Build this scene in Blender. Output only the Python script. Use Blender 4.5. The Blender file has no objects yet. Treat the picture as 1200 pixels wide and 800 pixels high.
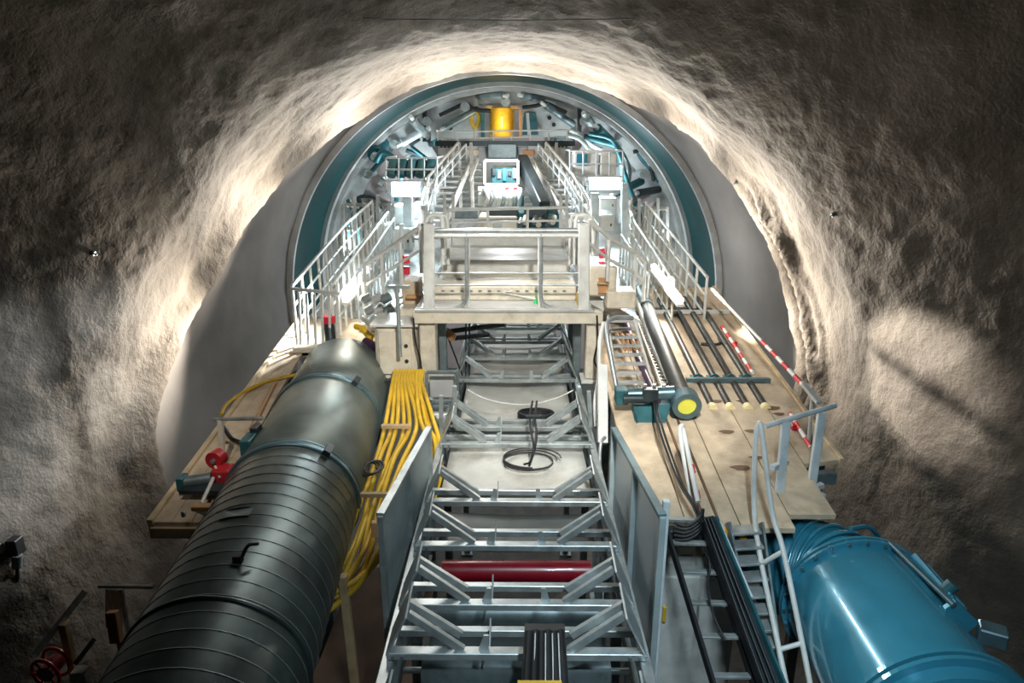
import bpy, math, random
from mathutils import Vector, Matrix, noise
random.seed(7)
C = bpy.context.scene.collection
H = 8.7                      # camera height above the tunnel floor datum
PITCH = math.radians(16.7)
YAW = math.atan(6*math.cos(PITCH)/800)
PI = math.pi

# ---------- survey helpers: a sight line of the 1200x800 photograph met with a plane of the place ----------
def ray(px, py):
    u = (px-600)/800; v = (400-py)/800
    x, y, z = u, math.cos(PITCH)+v*math.sin(PITCH), -math.sin(PITCH)+v*math.cos(PITCH)
    c, s = math.cos(YAW), math.sin(YAW)
    return Vector((x*c-y*s, x*s+y*c, z))
def at(px, py, Y):           # point at distance Y down the tunnel
    d = ray(px, py); return d*(Y/d.y)
def onz(px, py, z):          # point at height z
    d = ray(px, py); return d*(z/d.z)
SL = .146
def dk(Y): return -3.05+SL*(Y-6.08)      # side decks climb gently away
def deck(px, py, h=0):       # point h above the deck plane
    d = ray(px, py); t = (-3.05-SL*6.08+h)/(d.z-SL*d.y); return d*t

# ---------- materials ----------
M = {}
def mat(name, col, rough=.55, metal=0., var=.12, scale=6., bump=0., bscale=40., spec=.5, dirt=None, dirt_amt=.5, coat=0.):
    m = bpy.data.materials.new(name); m.use_nodes = True
    nt = m.node_tree; n = nt.nodes; l = nt.links
    b = n['Principled BSDF']
    b.inputs['Roughness'].default_value = rough; b.inputs['Metallic'].default_value = metal
    b.inputs['Specular IOR Level'].default_value = spec; b.inputs['Coat Weight'].default_value = coat
    tc = n.new('ShaderNodeTexCoord')
    nz = n.new('ShaderNodeTexNoise'); nz.inputs['Scale'].default_value = scale; nz.inputs['Detail'].default_value = 6
    l.new(tc.outputs['Object'], nz.inputs['Vector'])
    r = n.new('ShaderNodeValToRGB')
    lo = [max(0, c*(1-var)) for c in col]; hi = [min(1, c*(1+var)) for c in col]
    r.color_ramp.elements[0].position = .3; r.color_ramp.elements[0].color = (*lo, 1)
    r.color_ramp.elements[1].position = .7; r.color_ramp.elements[1].color = (*hi, 1)
    l.new(nz.outputs['Fac'], r.inputs['Fac'])
    out = r.outputs['Color']
    if dirt:
        n2 = n.new('ShaderNodeTexNoise'); n2.inputs['Scale'].default_value = scale*.6; n2.inputs['Detail'].default_value = 8
        n2.inputs['Roughness'].default_value = .7
        l.new(tc.outputs['Object'], n2.inputs['Vector'])
        r2 = n.new('ShaderNodeValToRGB'); r2.color_ramp.elements[0].position = .5; r2.color_ramp.elements[1].position = .68
        r2.color_ramp.elements[0].color = (0, 0, 0, 1); r2.color_ramp.elements[1].color = (dirt_amt,)*3+(1,)
        l.new(n2.outputs['Fac'], r2.inputs['Fac'])
        mx = n.new('ShaderNodeMix'); mx.data_type = 'RGBA'
        l.new(r2.outputs['Color'], mx.inputs[0]); l.new(out, mx.inputs[6]); mx.inputs[7].default_value = (*dirt, 1)
        out = mx.outputs[2]
    l.new(out, b.inputs['Base Color'])
    rr = n.new('ShaderNodeMapRange'); rr.inputs['To Min'].default_value = max(.03, rough-.1); rr.inputs['To Max'].default_value = min(1, rough+.12)
    l.new(nz.outputs['Fac'], rr.inputs['Value']); l.new(rr.outputs['Result'], b.inputs['Roughness'])
    if bump:
        n3 = n.new('ShaderNodeTexNoise'); n3.inputs['Scale'].default_value = bscale; n3.inputs['Detail'].default_value = 5
        l.new(tc.outputs['Object'], n3.inputs['Vector'])
        bp = n.new('ShaderNodeBump'); bp.inputs['Strength'].default_value = bump; bp.inputs['Distance'].default_value = .02
        l.new(n3.outputs['Fac'], bp.inputs['Height']); l.new(bp.outputs['Normal'], b.inputs['Normal'])
    M[name] = m; return m
def emit(name, col, s):
    m = bpy.data.materials.new(name); m.use_nodes = True
    b = m.node_tree.nodes['Principled BSDF']; b.inputs['Base Color'].default_value = (*col, 1)
    b.inputs['Emission Color'].default_value = (*col, 1); b.inputs['Emission Strength'].default_value = s
    M[name] = m
mat('white', (.66,.67,.64), .42, dirt=(.42,.38,.30), dirt_amt=.45)
mat('white_cool', (.62,.68,.70), .45, dirt=(.25,.30,.32), dirt_amt=.5)
mat('cream', (.70,.64,.52), .5, dirt=(.36,.29,.2), dirt_amt=.5)
mat('galv', (.42,.46,.46), .38, .55, var=.22, scale=9, dirt=(.20,.22,.21), dirt_amt=.5)
mat('galv_dark', (.20,.25,.26), .42, .4, var=.25, scale=7, dirt=(.08,.1,.1), dirt_amt=.6)
mat('steel_dark', (.035,.05,.055), .45, .4, var=.3)
mat('teal', (.003,.046,.048), .6, .0, spec=.25, var=.3, scale=2, dirt=(.02,.05,.06), dirt_amt=.6)
mat('teal_mach', (.03,.13,.15), .4, .2, var=.3)
mat('pale_steel', (.50,.51,.50), .45, .2, var=.15, scale=3, dirt=(.25,.24,.22), dirt_amt=.5)
mat('pink_grey', (.50,.42,.41), .55, var=.1, scale=2, dirt=(.35,.33,.3), dirt_amt=.5)
mat('ply', (.60,.48,.34), .7, var=.2, scale=5, bump=.15, dirt=(.30,.22,.14), dirt_amt=.55)
mat('plank_edge', (.62,.48,.30), .7, var=.2)
mat('duct', (.17,.205,.19), .46, .45, var=.22, scale=3, dirt=(.10,.12,.11), dirt_amt=.5)
mat('duct_rib', (.075,.105,.105), .36, .6, var=.3, scale=4, dirt=(.04,.05,.05), dirt_amt=.6)
mat('duct_band', (.12,.20,.23), .36, .6, var=.2)
mat('seam', (.22,.25,.24), .5, .4)
mat('hose_yellow', (.66,.42,.03), .42, var=.2, scale=4, dirt=(.30,.17,.02), dirt_amt=.6)
mat('red', (.50,.02,.03), .35, var=.2)
mat('signal_red', (.72,.03,.05), .5)
mat('roller_red', (.24,.004,.014), .3, var=.2, coat=.3)
mat('blue_tank', (.045,.26,.37), .19, .2, var=.1, scale=3, dirt=(.035,.18,.27), dirt_amt=.25, coat=.8)
mat('blue_hose', (.02,.17,.25), .4, var=.2)
mat('black', (.012,.013,.015), .5, var=.3)
mat('rubber', (.03,.028,.03), .45, var=.3)
mat('belt', (.11,.125,.12), .4, .1, var=.3, scale=3, dirt=(.10,.11,.10), dirt_amt=.7)
mat('pan', (.52,.52,.48), .4, .1, var=.15, scale=3, dirt=(.30,.27,.2), dirt_amt=.7)
mat('panel_grey', (.36,.43,.44), .5, .15, var=.12, scale=4, bump=.2)
mat('yellow', (.85,.80,.10), .5)
mat('amber', (.70,.42,.03), .4, var=.2)
mat('wood', (.50,.36,.2), .7, var=.25)
mat('orange', (.52,.27,.12), .6)
mat('pipe_black', (.03,.032,.03), .45, .1, var=.3, dirt=(.12,.10,.08), dirt_amt=.5)
mat('concrete', (.11,.11,.105), .8, var=.25, bump=.4)
mat('brown_deck', (.16,.09,.055), .6, var=.4, scale=2)
mat('green', (.02,.5,.12), .5)
mat('purple_hose', (.05,.02,.06), .4, var=.3)
emit('lamp_cool', (.80,.95,1.), 10); emit('lamp_tube', (1.,.97,.9), 5)
mat('cap_yellow', (.85,.74,.42), .6); emit('lamp_amber', (1., .62, .12), 3.2)

def shotcrete():
    m = bpy.data.materials.new('shotcrete'); m.use_nodes = True; nt = m.node_tree; n = nt.nodes; l = nt.links
    b = n['Principled BSDF']; b.inputs['Roughness'].default_value = .82; b.inputs['Specular IOR Level'].default_value = .3
    tc = n.new('ShaderNodeTexCoord'); vc = n.new('ShaderNodeVertexColor'); vc.layer_name = 'rough'
    def nz(s, d=6, stretch=None):
        t = n.new('ShaderNodeTexNoise'); t.inputs['Scale'].default_value = s; t.inputs['Detail'].default_value = d
        if stretch:
            mp = n.new('ShaderNodeMapping'); mp.inputs['Scale'].default_value = stretch
            l.new(tc.outputs['Object'], mp.inputs['Vector']); l.new(mp.outputs['Vector'], t.inputs['Vector'])
        else: l.new(tc.outputs['Object'], t.inputs['Vector'])
        return t
    def ramp(fac, a, ca, c, cc):
        r = n.new('ShaderNodeValToRGB'); r.color_ramp.elements[0].position = a; r.color_ramp.elements[1].position = c
        r.color_ramp.elements[0].color = (*ca, 1); r.color_ramp.elements[1].color = (*cc, 1); l.new(fac, r.inputs['Fac']); return r.outputs['Color']
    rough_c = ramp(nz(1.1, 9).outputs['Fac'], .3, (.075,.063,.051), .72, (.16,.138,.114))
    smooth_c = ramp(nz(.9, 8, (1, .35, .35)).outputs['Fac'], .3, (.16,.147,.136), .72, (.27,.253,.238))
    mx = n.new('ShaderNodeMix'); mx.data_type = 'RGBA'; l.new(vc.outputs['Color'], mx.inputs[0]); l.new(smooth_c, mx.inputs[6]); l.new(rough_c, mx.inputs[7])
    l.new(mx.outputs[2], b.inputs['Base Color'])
    f1 = nz(9, 8); f2 = nz(30, 4)
    ad = n.new('ShaderNodeMath'); ad.operation = 'MULTIPLY_ADD'; l.new(f2.outputs['Fac'], ad.inputs[0]); ad.inputs[1].default_value = .35; l.new(f1.outputs['Fac'], ad.inputs[2])
    mr = n.new('ShaderNodeMapRange'); l.new(vc.outputs['Color'], mr.inputs['Value']); mr.inputs['To Min'].default_value = .10; mr.inputs['To Max'].default_value = .9
    bp = n.new('ShaderNodeBump'); bp.inputs['Distance'].default_value = .03; l.new(mr.outputs['Result'], bp.inputs['Strength']); l.new(ad.outputs[0], bp.inputs['Height'])
    l.new(bp.outputs['Normal'], b.inputs['Normal']); M['shotcrete'] = m
shotcrete()
def stripes(name, c1, c2, scale, axis=(1,0,0), rough=.5):
    m = bpy.data.materials.new(name); m.use_nodes = True; nt = m.node_tree; n = nt.nodes; l = nt.links
    b = n['Principled BSDF']; b.inputs['Roughness'].default_value = rough
    tc = n.new('ShaderNodeTexCoord'); dp = n.new('ShaderNodeVectorMath'); dp.operation = 'DOT_PRODUCT'; dp.inputs[1].default_value = axis
    l.new(tc.outputs['Object'], dp.inputs[0])
    m1 = n.new('ShaderNodeMath'); m1.operation = 'MULTIPLY'; m1.inputs[1].default_value = scale; l.new(dp.outputs['Value'], m1.inputs[0])
    fr = n.new('ShaderNodeMath'); fr.operation = 'FRACT'; l.new(m1.outputs[0], fr.inputs[0])
    gt = n.new('ShaderNodeMath'); gt.operation = 'GREATER_THAN'; gt.inputs[1].default_value = .5; l.new(fr.outputs[0], gt.inputs[0])
    mx = n.new('ShaderNodeMix'); mx.data_type = 'RGBA'; l.new(gt.outputs[0], mx.inputs[0]); mx.inputs[6].default_value = (*c1, 1); mx.inputs[7].default_value = (*c2, 1)
    l.new(mx.outputs[2], b.inputs['Base Color']); M[name] = m
stripes('red_white', (.75,.05,.06), (.85,.82,.78), 3.2, (0,1,.15))
stripes('hazard', (.03,.03,.03), (.80,.38,.03), 9, (1,0,.8))
def mesh_mat():      # perforated steel sheet: holes by alpha
    m = bpy.data.materials.new('perforated'); m.use_nodes = True; nt = m.node_tree; n = nt.nodes; l = nt.links
    b = n['Principled BSDF']; b.inputs['Roughness'].default_value = .45; b.inputs['Metallic'].default_value = .3
    b.inputs['Base Color'].default_value = (.62,.68,.70,1)
    tc = n.new('ShaderNodeTexCoord'); v = n.new('ShaderNodeTexVoronoi'); v.inputs['Scale'].default_value = 30; v.inputs['Randomness'].default_value = 0
    mp = n.new('ShaderNodeMapping'); mp.inputs['Scale'].default_value = (0, 1, 1); l.new(tc.outputs['Object'], mp.inputs['Vector']); l.new(mp.outputs['Vector'], v.inputs['Vector'])
    g = n.new('ShaderNodeMath'); g.operation = 'GREATER_THAN'; g.inputs[1].default_value = .3; l.new(v.outputs['Distance'], g.inputs[0])
    l.new(g.outputs[0], b.inputs['Alpha']); M['perforated'] = m
mesh_mat()

# ---------- mesh builder ----------
class MB:
    def __init__(s): s.v = []; s.f = []; s.sm = []
    def add(s, vs, fs, sm=False):
        o = len(s.v); s.v += [Vector(p) for p in vs]; s.f += [tuple(i+o for i in f) for f in fs]; s.sm += [sm]*len(fs); return s
    def box(s, c, d, R=None):
        c = Vector(c); x, y, z = d[0]/2, d[1]/2, d[2]/2; b = min(x, y, z)*.16
        vs = []
        for sx in (-1,1):
            for sy in (-1,1):
                for sz in (-1,1):
                    vs += [Vector((sx*x, sy*(y-b), sz*(z-b))), Vector((sx*(x-b), sy*y, sz*(z-b))), Vector((sx*(x-b), sy*(y-b), sz*z))]
        def k(sx, sy, sz, a): return (((sx > 0)*4)+((sy > 0)*2)+(sz > 0))*3+a
        fs = []
        for g in (-1,1):
            fs.append((k(g,-1,-1,0),k(g,1,-1,0),k(g,1,1,0),k(g,-1,1,0))[::g])
            fs.append((k(-1,g,-1,1),k(-1,g,1,1),k(1,g,1,1),k(1,g,-1,1))[::g])
            fs.append((k(-1,-1,g,2),k(1,-1,g,2),k(1,1,g,2),k(-1,1,g,2))[::g])
            for h in (-1,1):
                fs.append((k(g,h,-1,0),k(g,h,-1,1),k(g,h,1,1),k(g,h,1,0))[::g*h])
                fs.append((k(g,-1,h,0),k(g,1,h,0),k(g,1,h,2),k(g,-1,h,2))[::g*h])
                fs.append((k(-1,g,h,1),k(-1,g,h,2),k(1,g,h,2),k(1,g,h,1))[::g*h])
                for q in (-1,1): fs.append((k(g,h,q,0),k(g,h,q,1),k(g,h,q,2))[::-g*h*q])
        if R is not None: vs = [R@v for v in vs]
        return s.add([c+v for v in vs], fs)
    def bar(s, p, q, w, h, up=(0,0,1)):
        p, q = Vector(p), Vector(q); d = (q-p); L = d.length; d.normalize()
        up = Vector(up); x = d.cross(up)
        if x.length < .05: x = d.cross(Vector((1,0,0)))
        x.normalize(); z = x.cross(d)
        R = Matrix((x, d, z)).transposed()
        return s.box((p+q)/2, (w, L, h), R)
    def tube(s, pts, r, n=10, caps=True, rs=None):
        pts = [Vector(p) for p in pts]; N = len(pts); vs = []; prev = None
        for i, p in enumerate(pts):
            t = (pts[min(i+1, N-1)]-pts[max(i-1, 0)]).normalized()
            if prev is None:
                a = t.cross(Vector((0,0,1)))
                if a.length < .1: a = t.cross(Vector((1,0,0)))
            else: a = prev-t*prev.dot(t)
            a.normalize(); prev = a; b = t.cross(a); rr = rs[i] if rs else r
            vs += [p+(a*math.cos(2*PI*k/n)+b*math.sin(2*PI*k/n))*rr for k in range(n)]
        fs = [(i*n+k, i*n+(k+1)%n, (i+1)*n+(k+1)%n, (i+1)*n+k) for i in range(N-1) for k in range(n)]
        s.add(vs, fs, True)
        if caps:
            for i, g in ((0, -1), (N-1, 1)): s.add(vs[i*n:(i+1)*n], [tuple(range(n))[::g]])
        return s
    def cyl(s, p, q, r, n=14, r2=None):
        return s.tube([p, q], r, n, rs=[r, r if r2 is None else r2])
    def ring(s, c, d, R, r, n=32, w=None):        # torus, or flat band of width w along axis d
        c = Vector(c); d = Vector(d).normalized(); a = d.cross(Vector((0,0,1)))
        if a.length < .1: a = d.cross(Vector((1,0,0)))
        a.normalize(); b = d.cross(a)
        prof = [(R+r*math.cos(t), r*math.sin(t)) for t in [2*PI*j/8 for j in range(8)]] if w is None else [(R,-w/2),(R+r,-w/2),(R+r,w/2),(R,w/2)]
        m = len(prof); vs = [c+(a*math.cos(2*PI*k/n)+b*math.sin(2*PI*k/n))*pr+d*ph for k in range(n) for pr, ph in prof]
        return s.add(vs, [(k*m+j, ((k+1)%n)*m+j, ((k+1)%n)*m+(j+1)%m, k*m+(j+1)%m) for k in range(n) for j in range(m)], w is None)
    def prism(s, poly, off):                      # planar polygon thickened by vector off
        poly = [Vector(p) for p in poly]; off = Vector(off); n = len(poly)
        return s.add(poly+[p+off for p in poly], [tuple(range(n))[::-1], tuple(range(n, 2*n))]+[(i, (i+1)%n, n+(i+1)%n, n+i) for i in range(n)])
    def build(s, name, m, parent=None):
        off = Vector((0,0,H)) if parent is None else Vector((0,0,H))-parent['_w']
        if parent is None:
            cx = sum((v for v in s.v), Vector())/len(s.v); lo = min(v.z for v in s.v); org = Vector((cx.x, cx.y, lo+H))
        else: org = None
        me = bpy.data.meshes.new(name)
        vs = [v+Vector((0,0,H))-org if org is not None else v+off for v in s.v]
        me.from_pydata(vs, [], s.f); me.polygons.foreach_set('use_smooth', s.sm)
        me.materials.append(M[m] if isinstance(m, str) else m); me.update()
        o = bpy.data.objects.new(name, me); C.objects.link(o)
        if org is not None: o.location = org; W[o.name] = org
        else: o.parent = parent['_o']; W[o.name] = parent['_w']
        return {'_o': o, '_w': W[o.name]}
W = {}
def tag(t, label=None, cat=None, group=None, kind=None):
    o = t['_o'] if isinstance(t, dict) else t
    if label: o['label'] = label
    if cat: o['category'] = cat
    if group: o['group'] = group
    if kind: o['kind'] = kind
    return t
def thing(name, label, cat, loc, group=None):
    o = bpy.data.objects.new(name, None); C.objects.link(o); w = Vector(loc)+Vector((0,0,H)); o.location = w; o.empty_display_size = .2
    t = {'_o': o, '_w': w}; return tag(t, label, cat, group)
def dup(t, shift, label=None, group=None):      # a copy of a thing with copies of its parts and sub-parts
    o = t['_o']; r = o.copy(); C.objects.link(r); r.location = o.location+Vector(shift)
    if label: r['label'] = label
    if group: r['group'] = group
    for ch in list(o.children):
        c = ch.copy(); C.objects.link(c); c.parent = r
        for g in list(ch.children):
            d = g.copy(); C.objects.link(d); d.parent = c
    return {'_o': r, '_w': t['_w']+Vector(shift)}
def solo(mb, name, m, label, cat, group=None): return tag(mb.build(name, m), label, cat, group)
def curve(pts, n=10):         # smooth path through points
    pts = [Vector(p) for p in pts]; P = [pts[0]*2-pts[1]]+pts+[pts[-1]*2-pts[-2]]; out = []
    for i in range(1, len(P)-2):
        a, b, c, d = P[i-1:i+3]
        for k in range(n):
            t = k/n; out.append(.5*((2*b)+(c-a)*t+(2*a-5*b+4*c-d)*t*t+(3*b-3*c+d-a)*t**3))
    return out+[pts[-1]]
def railing(label, base, h, gap=.4, r=.022, mids=1, m='white', group=None, tilt=None, kick=True, name='safety_railing'):
    base = [Vector(p) for p in base]; up = Vector(tilt or (0,0,1))*h
    t = thing(name, label, 'railing', base[0], group)
    top = [p+up for p in base]
    MB().tube(top, r*1.15, 10).build('top_rail', m, t)
    for k in range(mids):
        MB().tube([p+up*((k+1)/(mids+1)) for p in base], r*.85, 8).build('mid_rail', m, t)
    for a, b in zip(base, base[1:]):
        n = max(1, round((b-a).length/gap))
        for i in range(n+(b == base[-1])):
            p = a.lerp(b, i/n); MB().tube([p-Vector((0,0,.015)), p+up], r, 8).build('post', m, t)
    if kick:
        k = MB()
        for a, b in zip(base, base[1:]): k.bar(a+Vector((0,0,.06)), b+Vector((0,0,.06)), .012, .1)
        k.build('toe_board', m, t)
    return t
# ================= the setting =================
CX, CZ = -.3, -3.7
def interp(tab, x):
    for (a, va), (b, vb) in zip(tab, tab[1:]):
        if x <= b: return va+(vb-va)*max(0, (x-a)/(b-a))
    return tab[-1][1]
RIML = [(0,15.7),(33,15.5),(45,14.4),(56,13.4),(65,12.6),(73,12.),(78,11.2),(83,10.5),(92,9.7),(110,9.2),(140,9)]
RIMR = [(0,15.7),(31,15.4),(46,13.3),(60,12.5),(75,11.9),(94,11.3),(120,11),(140,11)]
def sm(a, b, x):
    t = max(0, min(1, (x-a)/(b-a))); return t*t*(3-2*t)
CRL = [(0,11.4),(45,10.8),(60,10.0),(75,8.9),(95,7.2),(120,6.6),(140,6.5)]
CRR = [(0,11.4),(45,10.6),(60,10.3),(75,9.4),(95,7.6),(120,7.),(140,7)]
def flare(th, Y):             # the cavern widens on the near side of the sprayed crest
    g = max(0, interp(CRR if th > 0 else CRL, abs(th))-Y); return .62*g*g/(g+1.6)
def radius(th, Y):
    rim = interp(RIMR if th > 0 else RIML, abs(th)); s = 1-sm(rim-.28, rim+.05, Y)
    return 5.34-.22*sm(rim, 15.8, Y)-s*(.10+.20*sm(rim-1.1, rim-.3, Y))+flare(th, Y)
def lining():
    NT, Y0, Y1, DY = 460, -3., 15.8, .06; TM = 131.
    ny = int((Y1-Y0)/DY)+1; vs = []; cols = []
    for j in range(ny):
        Y = Y0+(Y1-Y0)*j/(ny-1)
        for i in range(NT+1):
            th = -TM+2*TM*i/NT; a = math.radians(th)
            rim = interp(RIMR if th > 0 else RIML, abs(th))+.12*noise.noise(Vector((th*.12, 0, 5)))
            P = Vector((math.sin(a)*5.2, Y, math.cos(a)*5.2))
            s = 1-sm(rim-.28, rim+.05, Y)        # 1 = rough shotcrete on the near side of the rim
            bulge = .20*sm(rim-1.1, rim-.3, Y)
            big = noise.noise(P*.45)*.10
            mid = noise.fractal(P*1.9, 1., 2., 3)*.04; fine = noise.fractal(P*7.5, .8, 2.1, 4)*.017
            flow = noise.noise(Vector((a*9, Y*.55, 3)))*.05
            R = 5.34-.22*sm(rim, 15.8, Y)-s*(.10+bulge)-s*(big*1.4+mid+fine)+flare(th, Y)-(1-s)*(flow*.7+noise.noise(P*3)*.008)
            if th > 52:                         # two sagging laps of sprayed concrete on the right hand side
                y2 = rim-.78+.16*noise.noise(Vector((th*.10, 2, 1)))
                w = sm(52, 62, th)*(1-sm(98, 108, th))
                R -= w*.15*math.exp(-((Y-y2)/.09)**2)
                R += w*.15*math.exp(-((Y-y2-.19)/.08)**2)
                y3 = rim-.95+.2*noise.noise(Vector((th*.08, 7, 1)))
                R -= w*.08*math.exp(-((Y-y3)/.08)**2)
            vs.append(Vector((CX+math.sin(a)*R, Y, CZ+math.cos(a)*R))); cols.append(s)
    W1 = NT+1
    fs = [(j*W1+i, j*W1+i+1, (j+1)*W1+i+1, (j+1)*W1+i) for j in range(ny-1) for i in range(NT)]
    full = bpy.data.meshes.new('tmp'); full.from_pydata(vs, [], fs); full.update()
    nrm = [tuple(v.normal) for v in full.vertices]; bpy.data.meshes.remove(full)
    cut = [0, int(NT*(131-42)/262), int(NT*(131+42)/262), NT]
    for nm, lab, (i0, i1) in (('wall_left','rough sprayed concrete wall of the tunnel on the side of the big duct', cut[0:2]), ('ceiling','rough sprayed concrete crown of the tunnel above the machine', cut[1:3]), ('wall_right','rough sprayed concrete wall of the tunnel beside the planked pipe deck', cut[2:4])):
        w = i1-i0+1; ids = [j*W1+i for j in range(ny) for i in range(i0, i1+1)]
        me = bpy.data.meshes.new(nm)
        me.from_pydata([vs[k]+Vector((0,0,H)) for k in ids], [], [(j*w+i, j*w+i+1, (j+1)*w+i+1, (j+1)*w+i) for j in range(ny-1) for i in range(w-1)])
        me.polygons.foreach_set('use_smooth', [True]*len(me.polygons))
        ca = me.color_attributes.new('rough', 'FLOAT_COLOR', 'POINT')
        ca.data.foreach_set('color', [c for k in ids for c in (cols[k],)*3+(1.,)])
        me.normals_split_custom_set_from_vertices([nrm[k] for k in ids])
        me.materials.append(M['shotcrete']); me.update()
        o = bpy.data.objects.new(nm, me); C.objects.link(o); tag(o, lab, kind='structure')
lining()
FZ = -7.0
tag(MB().box((0, 7, FZ-.1), (22, 28, .2)).build('floor', 'concrete'), 'dark concrete invert of the tunnel', kind='structure')

# ================= shield of the tunnelling machine =================
RC = Vector((CX, 0, CZ))
def shell(name, prof, m, parent=None, n=128, lim=134):
    vs = []; K = len(prof)
    for i in range(n+1):
        a = math.radians(-lim+2*lim*i/n)
        vs += [(CX+math.sin(a)*R, Y, CZ+math.cos(a)*R) for R, Y in prof]
    fs = [(i*K+j, i*K+(j+1)%K, (i+1)*K+(j+1)%K, (i+1)*K+j) for i in range(n) for j in range(K)]
    fs += [tuple(range(K)), tuple(n*K+j for j in range(K))[::-1]]
    return MB().add(vs, fs, False).build(name, m, parent)
sh = thing('machine_shield', 'round teal rimmed steel shield filling the end of the tunnel', 'tunnel boring machine', (CX, 16, FZ))
def arcstrip(name, R0, R1, Y0, Y1, m): return shell(name, [(R0,Y0),(R1,Y0),(R1,Y1),(R0,Y1)], m, sh)
arcstrip('rim_lip', 4.98, 5.12, 15.70, 15.82, 'pale_steel')
arcstrip('tail_skin', 5.0, 5.06, 15.82, 18.3, 'teal')
arcstrip('seal_ring', 4.90, 5.0, 18.0, 18.3, 'pale_steel')
arcstrip('inner_ring', 4.80, 5.0, 18.34, 18.7, 'pale_steel')
arcstrip('inner_skin', 4.86, 4.95, 18.7, 20.4, 'pale_steel')
arcstrip('stiffener_ring', 4.55, 4.9, 19.3, 19.42, 'pale_steel')
bh = MB()
bh.add([(CX+math.sin(2*PI*i/96)*4.95, 20.4, CZ+math.cos(2*PI*i/96)*4.95) for i in range(96)]+[(CX+math.sin(2*PI*i/96)*4.95, 20.5, CZ+math.cos(2*PI*i/96)*4.95) for i in range(96)],
       [tuple(range(96)), tuple(range(96,192))[::-1]]+[(i, (i+1)%96, 96+(i+1)%96, 96+i) for i in range(96)])
bk = bh.build('bulkhead', 'pink_grey', sh)
# plates and ribs set on the bulkhead
for k in range(-6, 7):
    if k == 0: continue
    a = math.radians(k*17+(4 if k > 0 else -4)); d = Vector((math.sin(a), 0, math.cos(a)))
    MB().bar(RC+d*2.6+Vector((0,20.2,0)), RC+d*4.75+Vector((0,20.2,0)), .14, .3, (0,1,0)).build('radial_rib', 'pale_steel', sh)
def fan(a0, a1, r0, r1, Y, th, m, name='shield_plate'):
    n = 10; P = [RC+Vector((math.sin(math.radians(a0+(a1-a0)*i/n))*r1, Y, math.cos(math.radians(a0+(a1-a0)*i/n))*r1)) for i in range(n+1)]
    P += [RC+Vector((math.sin(math.radians(a1-(a1-a0)*i/n))*r0, Y, math.cos(math.radians(a1-(a1-a0)*i/n))*r0)) for i in range(n+1)]
    return MB().prism(P, (0, th, 0)).build(name, m, sh)
for (a0, a1, m) in ((-62,-46,'pink_grey'), (-44,-30,'pale_steel'), (30,44,'pink_grey'), (46,62,'pale_steel'), (64,82,'pink_grey'), (-82,-64,'pale_steel'), (84,104,'pink_grey'), (-104,-84,'pink_grey')):
    fan(a0+1.5, a1-1.5, 3.3, 4.6, 19.9, .1, m)
# thrust cylinders round the rim, each its own part
for k in range(-8, 9):
    a = math.radians(k*13.2); d = Vector((math.sin(a), 0, math.cos(a))); p = RC+d*4.55
    j = MB().cyl(p+Vector((0,18.55,0)), p+Vector((0,19.28,0)), .085, 12).build('thrust_cylinder', 'galv', sh)
    MB().cyl(p+Vector((0,18.42,0)), p+Vector((0,18.56,0)), .12, 12).build('thrust_shoe', 'galv', j)
# big erector plates at the crown
cp = MB().prism([at(505,125,19.2), at(560,112,19.2), at(560,160,19.2), at(505,165,19.2)], (0,.12,0)).build('crown_plate', 'pale_steel', sh)
for q in ((532,142),(528,150)): MB().cyl(at(*q,19.17), at(*q,19.22), .055).build('bolt_hole', 'black', cp)
cp = MB().prism([at(613,112,19.2), at(668,122,19.2), at(678,160,19.2), at(613,160,19.2)], (0,.12,0)).build('crown_plate', 'pale_steel', sh)
for q in ((644,138),(649,146)): MB().cyl(at(*q,19.17), at(*q,19.22), .055).build('bolt_hole', 'black', cp)
for (a, b) in (((498,124),(498,166)), ((679,124),(679,162))):
    MB().bar(at(*a,18.9), at(*b,18.9), .09, .3, (0,1,0)).build('crown_post', 'steel_dark', sh)
# hoses and crown gear
hoses = [
 (((515,135),(530,128),(545,122),(556,128),(575,130)), .05, 'black'), (((612,126),(628,124),(640,121),(655,128),(664,132)), .05, 'black'),
 (((440,190),(448,178),(462,186),(470,200),(466,230)), .07, 'teal_mach'), (((436,200),(452,185),(464,196),(470,214),(464,236)), .06, 'teal_mach'),
 (((476,176),(492,182),(504,196),(506,210)), .06, 'steel_dark'), (((482,172),(500,186),(512,196)), .05, 'teal_mach'), (((470,192),(486,184),(498,190),(500,212)), .06, 'teal_mach'),
 (((684,160),(704,166),(722,172),(728,190),(730,214)), .08, 'teal_mach'), (((690,156),(716,163),(726,182),(733,206),(742,232)), .06, 'teal_mach'),
 (((702,158),(720,168),(730,180),(738,200),(734,226)), .05, 'galv_dark'), (((668,152),(680,158),(694,170),(706,176)), .06, 'white'), (((664,158),(678,162),(688,172),(692,184)), .06, 'white'),
 (((745,172),(752,186),(764,200),(770,214)), .06, 'teal_mach'), (((742,178),(756,176),(762,190),(766,212)), .05, 'steel_dark'),
 (((416,236),(424,230),(440,232),(448,244)), .05, 'steel_dark'), (((412,250),(422,246),(436,250),(444,262)), .05, 'teal_mach')]
for i, (pp, r, m) in enumerate(hoses):
    side = 'left' if pp[0][0] < 590 else 'right'
    h = MB().tube(curve([at(x, y, 18.7-.25*(i % 3)) for x, y in pp], 6), r, 8).build('hydraulic_hose', m, sh)
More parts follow.
